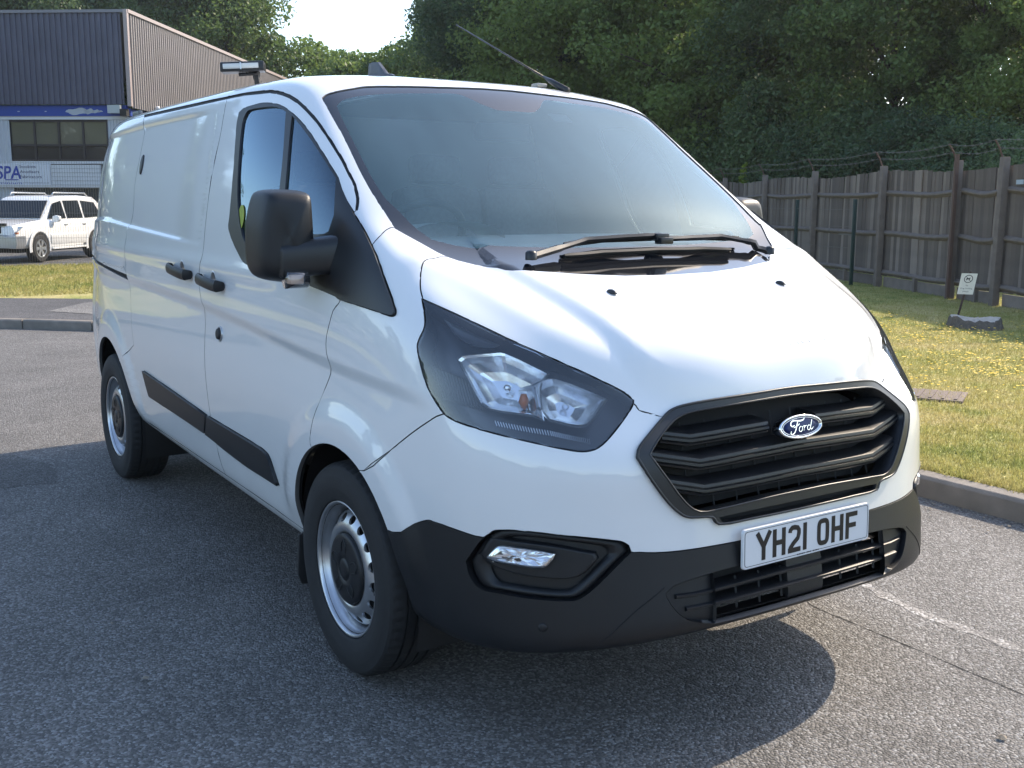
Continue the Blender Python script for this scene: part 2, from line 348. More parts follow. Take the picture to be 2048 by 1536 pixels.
m = MB(); m.rings([[(x, y, z+.001) for x, y, z in R[-1]], [(x*.8, y*.8, z+.006) for x, y, z in R[-1]], [(x*.45, y*.45, .118+.3*(z-.112)) for x, y, z in R[-1]], [(x*.02, y*.02, .117) for x, y, z in R[-1]]], True, False)
m.build('cut_face', simple('weathered_endgrain', (.40, .36, .31), .9, noise=.45, nscale=30, bump=.6, bscale=50), bark, auto=.7)
# small sign on a leaning stake
sg = empty('lawn_sign', (5.52, -8.85, .09), math.radians(0)); tag(sg, 'small white notice about dogs on a leaning brown stake in the lawn', 'sign')
to = Vector((-2.0-5.52, 2.3+8.85, 0)).normalized(); rt = Vector((-to.y, to.x, 0)); lean = (Vector((0, 0, 1))+rt*.20).normalized()
m = MB(); m.tube([Vector((0, 0, 0)), lean*.66], .012, 6); m.build('stake', simple('rusty_stake', (.05, .03, .025), .8), sg)
sc = lean*.515+to*.016; su = (Vector((0, 0, 1))+rt*.15).normalized()
def spt(x, y, h): return sc+rt*x+su*y+to*h
m = MB(); m.rings([[spt(x, y, h) for x, y in rrect_(.170, .245)] for h in (-.003, .003)] if False else [[spt(x, y, h) for x, y in ((.085, .122), (-.085, .122), (-.085, -.122), (.085, -.122))] for h in (-.003, .003)]); m.build('sign_plate', simple('sign_white', (.62, .60, .54), .5, noise=.12, nscale=20), sg)
SB = simple('sign_print', (.03, .03, .03), .6)
m = MB(); m.rings([[spt(rr*math.cos(a), .058+rr*math.sin(a), h) for a in [2*math.pi*k/28 for k in range(28)]] for rr, h in ((.047, .0028), (.047, .0038), (.039, .0038), (.039, .0028))], True, False); m.build('ring_mark', SB, sg)
m = MB(); m.rings([[spt(x, .058+y, h) for x, y in ((-.022, .004), (-.016, .014), (.006, .008), (.014, .018), (.022, .012), (.016, .002), (.014, -.016), (.006, -.016), (.004, -.004), (-.01, -.006), (-.016, -.018), (-.022, -.016))] for h in (.0028, .0038)]); m.tube([spt(-.03, .088, .004), spt(.03, .028, .004)], .003, 4); m.build('dog_mark', SB, sg)
def text3(name, body, w, put, mat, parent, h=None, bold=0, shear=0, depth=.002):
    cu = bpy.data.curves.new(name, 'FONT'); cu.body = body; cu.size = 1; cu.offset = bold; cu.shear = shear; cu.resolution_u = 3; ob = bpy.data.objects.new('tmp', cu); COL.objects.link(ob)
    dg = bpy.context.evaluated_depsgraph_get(); me = bpy.data.meshes.new_from_object(ob.evaluated_get(dg)); bpy.data.objects.remove(ob)
    co = np.array([q.co[:2] for q in me.vertices]); x0, x1 = co[:, 0].min(), co[:, 0].max(); y0, y1 = co[:, 1].min(), co[:, 1].max(); k = w/(x1-x0); ky = k if h is None else h/(y1-y0)
    V = [put((x-(x0+x1)/2)*k, (y-(y0+y1)/2)*ky, depth) for x, y in co]; return mesh(name, V, [tuple(f.vertices) for f in me.polygons], mat, parent, smooth=False)
for tx, yy, w in (('No', -.018, .024), ('Dog Fouling', -.055, .125), ('please', -.090, .062)): text3('sign_lettering', tx, w, lambda x, y, h, yy=yy: spt(x, yy+y, .0042), SB, sg, .020)
# ---------------------------------------------------------------- timber fence with barbed wire
wood = simple('weathered_boards', (.145, .120, .105), .9, noise=.4, nscale=6, bump=.4, bscale=70)
t_ = wood.node_tree; oi = mk(t_, 'ShaderNodeObjectInfo'); b_ = t_.nodes['Principled BSDF']; src = b_.inputs['Base Color'].links[0].from_socket
rv = ramp(t_, oi.outputs['Random'], [(0, (.66, .64, .64)), (.6, (1, .98, .96)), (1, (1.6, 1.58, 1.55))]); mu = mk(t_, 'ShaderNodeMix', data_type='RGBA', blend_type='MULTIPLY'); mu.inputs['Factor'].default_value = 1; t_.links.new(src, mu.inputs['A']); t_.links.new(rv, mu.inputs['B']); t_.links.new(mu.outputs['Result'], b_.inputs['Base Color'])
postm = simple('weathered_posts', (.16, .130, .112), .9, noise=.35, nscale=9, bump=.4, bscale=60)
fd = Vector((.893, -.450, 0)).normalized(); fn = Vector((.450, .893, 0)).normalized(); f0 = Vector((6.69, -11.51, 0)); FA = math.atan2(fd.y, fd.x)
fence = empty('timber_fence', f0, FA); tag(fence, 'tall weathered close board fence with posts and rails behind the lawn', 'fence')
S0, S1_ = -4.8, 24.0; rf = random.Random(21); bd0 = None; s = S0; H_ = 1.93
m = MB(); m.rings([[(x, y, z) for x, y in ((-.058, 0), (.058, .004), (.058, -.010), (-.058, -.016))] for z in (.0, 1.0)]); 
while s < S1_:
    if bd0 is None: bd0 = m.build('board', wood, fence, bevel=.0); o = bd0
    else: o = bd0.copy(); COL.objects.link(o); o.parent = fence
    zb = .30+rf.uniform(-.01, .01); o.location = (s, -.05+rf.uniform(-.004, .004), zb); o.scale = (rf.uniform(.92, 1.04), 1, 1.73+rf.uniform(-.010, .010)-.035*math.sin(s*1.3)); o.rotation_euler = (rf.uniform(-.012, .012), rf.uniform(-.012, .012), rf.uniform(-.05, .05)); s += rf.uniform(.098, .112)
ps = [-4.7, -2.35, -.02, 1.22, 3.6, 6.0, 8.4, 10.8, 13.2, 15.6, 18.0]
ps = [-4.7, -2.35, 0., 1.20, 3.60, 6.55, 9.35, 12.2, 15.0, 18.0, 21., 24.]
def rail_z(i, x): return 0
for i in range(len(ps)-1):
    a, b = ps[i], ps[i+1]; L = b-a
    for z, sag in ((1.70, .05), (1.03, .035), (.36, .02)):
        m = MB(); R = []
        for k in range(9):
            t = k/8; zz_ = z-sag*math.sin(math.pi*t)+.01*math.sin(7*t+i); R.append([(a+t*L, .0+y, zz_+q) for y, q in ((-.035, -.045), (.012, -.006), (.012, .012), (-.035, .045))])
        m.rings(R); m.build('rail', postm, fence)
    if i > 0: MB().box((a+L/2, -.055, .17), (L-.1, .022, .22)).build('gravel_board', wood, fence)
    MB().box((a+L*.5, -.02, .16), (.07, .06, .34)).build('stub_post', postm, fence)
for i, x in enumerate(ps):
    m = MB(); m.box((x, .045, 1.07), (.105, .10, 2.14), Matrix.Rotation(rf.uniform(-.012, .012), 3, 'Y')); m.build('post', postm, fence, bevel=.008)
    MB().tube([(x+.02, .04, 2.08), (x+.02, .12, 2.26), (x+.02, .19, 2.37)], .014, 6).build('wire_arm', simple('rusty_arm', (.12, .075, .06), .8, .3) if i == 0 else bpy.data.materials['rusty_arm'], fence)
MB().box((1.13, .11, 1.12), (.05, .05, 2.22)).build('metal_post', bpy.data.materials['rusty_arm'], fence)
MB().box((-.36, .02, 1.80), (.16, .012, .06)).build('label_plate', simple('pale_plate', (.36, .42, .48), .4), fence)
wm = simple('galvanised_wire', (.13, .12, .11), .6, .3)
for dy, dz in ((.12, 2.26), (.19, 2.37)):
    m = MB(); P_ = []
    for i in range(len(ps)-1):
        for k in range(12):
            t = k/12; P_.append((ps[i]+(ps[i+1]-ps[i])*t, dy, dz-.05*math.sin(math.pi*t)))
    m.tube(P_, .004, 4)
    for k in range(int((S1_-S0)/.22)):
        x = S0+.1+k*.22; z = np.interp(x, [p[0] for p in P_], [p[2] for p in P_]); m.tube([(x-.012, dy-.02, z-.022), (x+.012, dy+.02, z+.022)], .003, 3); m.tube([(x+.012, dy-.02, z+.02), (x-.012, dy+.02, z-.02)], .003, 3)
    m.build('barbed_wire', wm, fence)
# low wire fence on green posts in front
gf = empty('wire_fence', f0+fn*.36, FA); tag(gf, 'low wire fence on dark green metal posts in front of the boards', 'fence')
gm_ = simple('dark_green_steel', (.008, .03, .028), .45)
for x in (3.95, 6.6, 9.2, 12.0): MB().box((x, 0, .78), (.055, .055, 1.62)).build('post', gm_, gf, bevel=.004)
m = MB()
for z in (.35, .75, 1.12, 1.42): m.tube([(3.95, 0, z), (5.3, 0, z-.015), (6.6, 0, z), (9.2, 0, z), (12, 0, z)], .0035, 3)
m.build('strand', wm, gf); MB().box((4.25, .0, .98), (.62, .02, .025)).build('strut', wm, gf)
# ---------------------------------------------------------------- trees
def leafmat(name, ca, cb, trans=.5):
    m, t, b = nmat(name); tc = mk(t, 'ShaderNodeTexCoord'); oi = mk(t, 'ShaderNodeObjectInfo')
    n = noise(t, tc.outputs['Object'], .9, 3, .6); n2 = noise(t, tc.outputs['Object'], 9, 2)
    a = mk(t, 'ShaderNodeMath', operation='MULTIPLY_ADD'); t.links.new(n2, a.inputs[0]); a.inputs[1].default_value = .45; t.links.new(n, a.inputs[2])
    s2 = mk(t, 'ShaderNodeMath', operation='MULTIPLY_ADD'); t.links.new(oi.outputs['Random'], s2.inputs[0]); s2.inputs[1].default_value = .42; t.links.new(a.outputs[0], s2.inputs[2])
    c = ramp(t, s2.outputs[0], [(.55, ca), (1.12, cb)]); t.links.new(c, b.inputs['Base Color']); b.inputs['Roughness'].default_value = .5; b.inputs['Specular IOR Level'].default_value = .35
    tr = mk(t, 'ShaderNodeBsdfTranslucent'); t.links.new(c, tr.inputs[0]); mx = mk(t, 'ShaderNodeMixShader'); mx.inputs[0].default_value = trans
    t.links.new(b.outputs[0], mx.inputs[1]); t.links.new(tr.outputs[0], mx.inputs[2]); t.links.new(mx.outputs[0], t.nodes['Material Output'].inputs[0]); return m
M['leafA'] = leafmat('oak_leaves', (.055, .098, .030), (.165, .235, .062)); M['leafB'] = leafmat('dark_leaves', (.036, .074, .040), (.115, .175, .070)); M['leafC'] = leafmat('pale_leaves', (.085, .125, .042), (.19, .24, .075))
M['bark'] = simple('tree_bark', (.060, .050, .040), .95, noise=.4, nscale=14, bump=.6, bscale=30)
def crown_mesh(seed, H, rx, z0, nleaf, size, ncl, shape=1.0, clr=(.45, 1.15)):
    r = np.random.default_rng(seed); C_ = []
    zc = (H+z0)/2; hz = (H-z0)/2
    while len(C_) < ncl:
        p = r.uniform(-1, 1, 3); l = np.linalg.norm(p)
        if l > 1 or l < .28: continue
        f = 1-.42*max(0, p[2])**shape; C_.append((p[0]*rx*f*r.uniform(.85, 1.15), p[1]*rx*f*r.uniform(.85, 1.15), zc+p[2]*hz))
    C_ = np.array(C_); w = r.uniform(.5, 1.5, ncl); k = r.choice(ncl, nleaf, p=w/w.sum()); rad = r.uniform(clr[0], clr[1], ncl)*rx/2.6
    g = r.normal(0, 1, (nleaf, 3)); g /= np.linalg.norm(g, axis=1, keepdims=True)+1e-9; g *= (r.uniform(0, 1, nleaf)**.42)[:, None]
    P = C_[k]+g*rad[k][:, None]*np.array([1, 1, .72]); P[:, 2] = np.maximum(P[:, 2], z0*.55)
    nrm = r.normal(0, 1, (nleaf, 3))+np.array([0, 0, .5])+g*.6; nrm /= np.linalg.norm(nrm, axis=1, keepdims=True)
    a = np.cross(nrm, r.normal(0, 1, (nleaf, 3))); a /= np.linalg.norm(a, axis=1, keepdims=True); b = np.cross(nrm, a); s = (size*r.uniform(.6, 1.35, nleaf))[:, None]
    V = np.concatenate([P+a*s, P+b*s*.62, P-a*s, P-b*s*.62]); n = nleaf; i = np.arange(n); F = np.stack([i, i+n, i+2*n, i+3*n], 1)
    return V, F, C_
def trunk_mb(seed, H, z0, C_, rt):
    r = random.Random(seed); m = MB(); top = Vector((r.uniform(-.4, .4), r.uniform(-.4, .4), H*.82))
    P = [Vector((0, 0, -.3))]+[Vector((top.x*t+r.uniform(-.12, .12), top.y*t+r.uniform(-.12, .12), top.z*t)) for t in (.12, .3, .5, .7, .86, 1)]
    m.tube(P, [rt*1.35, rt, rt*.82, rt*.62, rt*.42, rt*.25, rt*.08], 9)
    for c in C_[::max(1, len(C_)//16)]:
        c = Vector(c); t = min(.95, max(.15, (c.z-.25*math.hypot(c.x, c.y))/top.z*.9)); b = P[0].lerp(P[-1], t); b = Vector((top.x*t, top.y*t, top.z*t)); mid = b.lerp(c, .5)+Vector((0, 0, .25)); m.tube([b, mid, c], [rt*.30*(1.1-t), rt*.17, rt*.05], 5)
    return m
PROTO = {}
def tree_proto(key, name, seed, H, rx, z0, nleaf, size, ncl, lm, rt, **kw):
    V, F, C_ = crown_mesh(seed, H, rx, z0, nleaf, size, ncl, **kw)
    root = empty(name); cr = mesh('crown', V, F, M[lm], root, smooth=False); tr = trunk_mb(seed, H, z0, C_, rt).build('trunk', M['bark'], root, smooth=True)
    PROTO[key] = [root, True]
tree_proto('a', 'broadleaf_tree', 1, 14, 4.2, 2.4, 62000, .082, 80, 'leafA', .26)
tree_proto('b', 'broadleaf_tree', 2, 15.5, 3.8, 2.0, 58000, .082, 74, 'leafB', .24, shape=1.4)
tree_proto('c', 'slender_tree', 3, 13, 2.7, 1.6, 40000, .078, 60, 'leafA', .17, shape=1.6)
tree_proto('d', 'dense_tree', 4, 17.5, 5.6, 3.2, 60000, .125, 105, 'leafA', .36)
tree_proto('e', 'bushy_tree', 5, 10.3, 4.3, .8, 36000, .13, 70, 'leafC', .18)
tree_proto('f', 'tall_bush', 6, 4.6, 3.0, .3, 40000, .06, 60, 'leafB', .08)
TC = {}
def plant(key, x, y, sc, rz, label, group, szl=1.0, lm=None, cat='tree'):
    root, first = PROTO[key]
    if first: PROTO[key][1] = False; o = root
    else: o = copy_tree(root)
    o.location = (x, y, 0); o.rotation_euler = (0, 0, rz); o.scale = (sc, sc, sc*szl); tag(o, label, cat, group)
    if lm:
        for c in o.children:
            if c.name.startswith('crown'):
                k = (c.data.name, lm)
                if k not in TC: TC[k] = c.data.copy(); TC[k].materials[0] = M[lm]
                c.data = TC[k]
    return o
# ---- van body: one smooth B-spline surface; the panels are cut out of it
# rows of control targets: each 13 points (x,y,z) from centre front round to centre rear
def rowz(xy,z):
    z=[z]*13 if np.isscalar(z) else z
    return [(a,b,c) for (a,b),c in zip(xy,z)]
def zz(zf,zs,zr=None):
    zr=zs if zr is None else zr
    t=[0,0,0.1,.35,.7,1,1,1,1,1,1,1,1]
    o=[zf+(zs-zf)*k for k in t]
    for i,k in zip((9,10,11,12),(.2,.7,1,1)): o[i]=zs+(zr-zs)*k
    return o
ROWS=[
 rowz([(0.07, 0), (0.08, 0.28), (0.115, 0.51), (0.205, 0.7), (0.38, 0.845), (0.7, 0.905), (1.4, 0.915), (2.25, 0.915), (3.3, 0.915), (4.2, 0.888), (4.6, 0.82), (4.88, 0.705), (4.93, 0)],[.337,.333,.322,.302,.282,.295,.325,.345,.37,.385,.385,.385,.385]),
 rowz([(-0.03, 0), (-0.018, 0.28), (0.022, 0.515), (0.12, 0.71), (0.305, 0.86), (0.65, 0.938), (1.4, 0.938), (2.25, 0.938), (3.3, 0.938), (4.2, 0.923), (4.62, 0.855), (4.92, 0.735), (4.97, 0)],[.364,.360,.348,.330,.315,.34,.37,.39,.41,.42,.42,.42,.42]),
 rowz([(-0.045, 0), (-0.033, 0.28), (0.01, 0.515), (0.11, 0.712), (0.295, 0.868), (0.65, 0.955), (1.4, 0.955), (2.25, 0.955), (3.3, 0.955), (4.2, 0.941), (4.62, 0.87), (4.93, 0.745), (4.98, 0)],[.425,.425,.42,.415,.41,.445,.46,.47,.485,.49,.49,.49,.49]),
 rowz([(-0.022, 0), (-0.012, 0.28), (0.029, 0.515), (0.12, 0.712), (0.3, 0.872), (0.67, 0.968), (1.4, 0.97), (2.25, 0.97), (3.3, 0.97), (4.2, 0.954), (4.63, 0.88), (4.93, 0.75), (4.98, 0)],zz(.55,.58)),
 rowz([(0.0, 0), (0.01, 0.28), (0.05, 0.525), (0.138, 0.718), (0.322, 0.88), (0.68, 0.97), (1.4, 0.982), (2.25, 0.982), (3.3, 0.982), (4.2, 0.962), (4.63, 0.886), (4.93, 0.755), (4.98, 0)],zz(.70,.73)),
 rowz([(0.022, 0), (0.033, 0.28), (0.075, 0.54), (0.168, 0.73), (0.358, 0.886), (0.7, 0.966), (1.4, 0.986), (2.25, 0.988), (3.3, 0.988), (4.2, 0.964), (4.63, 0.888), (4.92, 0.755), (4.97, 0)],zz(.84,.87)),
 rowz([(0.075, 0), (0.088, 0.27), (0.15, 0.51), (0.255, 0.725), (0.44, 0.89), (0.75, 0.956), (1.4, 0.982), (2.25, 0.987), (3.3, 0.987), (4.2, 0.961), (4.63, 0.885), (4.91, 0.75), (4.96, 0)],zz(.965,1.0)),
 rowz([(0.222, 0), (0.235, 0.27), (0.303, 0.51), (0.408, 0.725), (0.54, 0.877), (0.82, 0.945), (1.4, 0.973), (2.25, 0.982), (3.3, 0.983), (4.2, 0.956), (4.62, 0.88), (4.9, 0.745), (4.95, 0)],[1.147,1.150,1.150,1.142,1.135,1.14,1.14,1.14,1.14,1.14,1.14,1.14,1.14]),
 rowz([(0.705, 0), (0.715, 0.27), (0.745, 0.52), (0.785, 0.72), (0.8, 0.853), (1.0, 0.927), (1.5, 0.957), (2.25, 0.968), (3.3, 0.97), (4.2, 0.94), (4.6, 0.863), (4.88, 0.73), (4.93, 0)],[1.288,1.290,1.298,1.318,1.318,1.30,1.29,1.29,1.29,1.29,1.29,1.29,1.29]),
 rowz([(0.925, 0), (0.935, 0.28), (0.965, 0.56), (1.01, 0.775), (1.08, 0.868), (1.26, 0.908), (1.65, 0.935), (2.28, 0.947), (3.3, 0.949), (4.2, 0.928), (4.58, 0.852), (4.86, 0.715), (4.91, 0)],1.45),
 rowz([(1.165, 0), (1.175, 0.27), (1.205, 0.54), (1.25, 0.755), (1.33, 0.838), (1.5, 0.876), (1.8, 0.905), (2.32, 0.918), (3.3, 0.92), (4.18, 0.906), (4.55, 0.833), (4.82, 0.705), (4.88, 0)],1.62),
 rowz([(1.4, 0), (1.41, 0.26), (1.44, 0.52), (1.475, 0.732), (1.56, 0.805), (1.74, 0.84), (1.98, 0.866), (2.38, 0.878), (3.3, 0.882), (4.14, 0.876), (4.5, 0.804), (4.77, 0.675), (4.84, 0)],1.78),
 rowz([(1.545, 0), (1.555, 0.25), (1.585, 0.5), (1.625, 0.708), (1.74, 0.778), (1.93, 0.81), (2.12, 0.83), (2.45, 0.838), (3.3, 0.846), (4.1, 0.838), (4.45, 0.768), (4.7, 0.635), (4.79, 0)],[1.882,1.882,1.882,1.882,1.89,1.89,1.89,1.89,1.89,1.887,1.88,1.875,1.87]),
 rowz([(1.645, 0), (1.655, 0.24), (1.69, 0.47), (1.76, 0.655), (1.9, 0.715), (2.05, 0.738), (2.2, 0.75), (2.5, 0.756), (3.3, 0.758), (4.05, 0.743), (4.36, 0.68), (4.58, 0.545), (4.7, 0)],[1.937,1.936,1.932,1.932,1.945,1.947,1.949,1.95,1.95,1.943,1.934,1.928,1.925]),
 rowz([(1.76, 0), (1.78, 0.19), (1.84, 0.35), (1.95, 0.43), (2.08, 0.45), (2.2, 0.455), (2.35, 0.46), (2.6, 0.46), (3.3, 0.46), (3.95, 0.45), (4.22, 0.4), (4.4, 0.3), (4.5, 0)],[1.965,1.967,1.972,1.98,1.986,1.988,1.99,1.991,1.99,1.98,1.97,1.96,1.955]),
 rowz([(1.9, 0), (1.95, 0), (2.03, 0), (2.12, 0), (2.2, 0), (2.32, 0), (2.5, 0), (2.75, 0), (3.3, 0), (3.8, 0), (4.0, 0), (4.15, 0), (4.2, 0)],[1.983,1.986,1.990,1.994,1.996,1.998,2.0,2.002,2.0,1.992,1.987,1.982,1.98]),
]
T=np.array(ROWS,float)  # (16,13,3)
MIR=np.array([1,-1,1.])
def ext(P):
    R,Cn,_=P.shape
    E=np.zeros((R+2,Cn+2,3))
    E[1:-1,1:-1]=P
    E[1:-1,0]=P[:,1]*MIR; E[1:-1,-1]=P[:,-2]*MIR
    E[0]=2*E[1]-E[2]; E[-1]=E[-3]*MIR
    return E
def greville(P):
    E=ext(P)
    A=(E[:-2]+4*E[1:-1]+E[2:])/6
    return (A[:,:-2]+4*A[:,1:-1]+A[:,2:])/6
P=T.copy()
for k in range(4): P=P+(T-greville(P))*0.9
P[:,0,1]=0;P[:,-1,1]=0;P[-1,:,1]=0
EXT=ext(P)
NU,NV=12,15
def bw(t):
    return [(1-t)**3/6,(3*t**3-6*t**2+4)/6,(-3*t**3+3*t**2+3*t+1)/6,t**3/6]
def bd(t):
    return [-(1-t)**2/2,(9*t**2-12*t)/6,(-9*t**2+6*t+3)/6,t**2/2]
def S(u,v,der=False):
    u=np.asarray(u,float);v=np.asarray(v,float)
    sgn=np.where(u<0,-1.,1.);ua=np.abs(u)
    i=np.clip(np.floor(ua).astype(int),0,NU-1);j=np.clip(np.floor(v).astype(int),0,NV-1)
    s=ua-i;t=v-j
    bu=bw(s);bv=bw(t);o=0;
    if der: du=bd(s);dv=bd(t);ou=0;ov=0
    for a in range(4):
        for b in range(4):
            Q=EXT[j+b,i+a]
            o=o+(bu[a]*bv[b])[...,None]*Q
            if der:
                ou=ou+(du[a]*bv[b])[...,None]*Q; ov=ov+(bu[a]*dv[b])[...,None]*Q
    m=np.ones(u.shape+(3,));m[...,1]=sgn
    if der:
        n=np.cross(ou,ov);n/=np.linalg.norm(n,axis=-1,keepdims=True)+1e-12
        return o*m,n*m
    return o*m
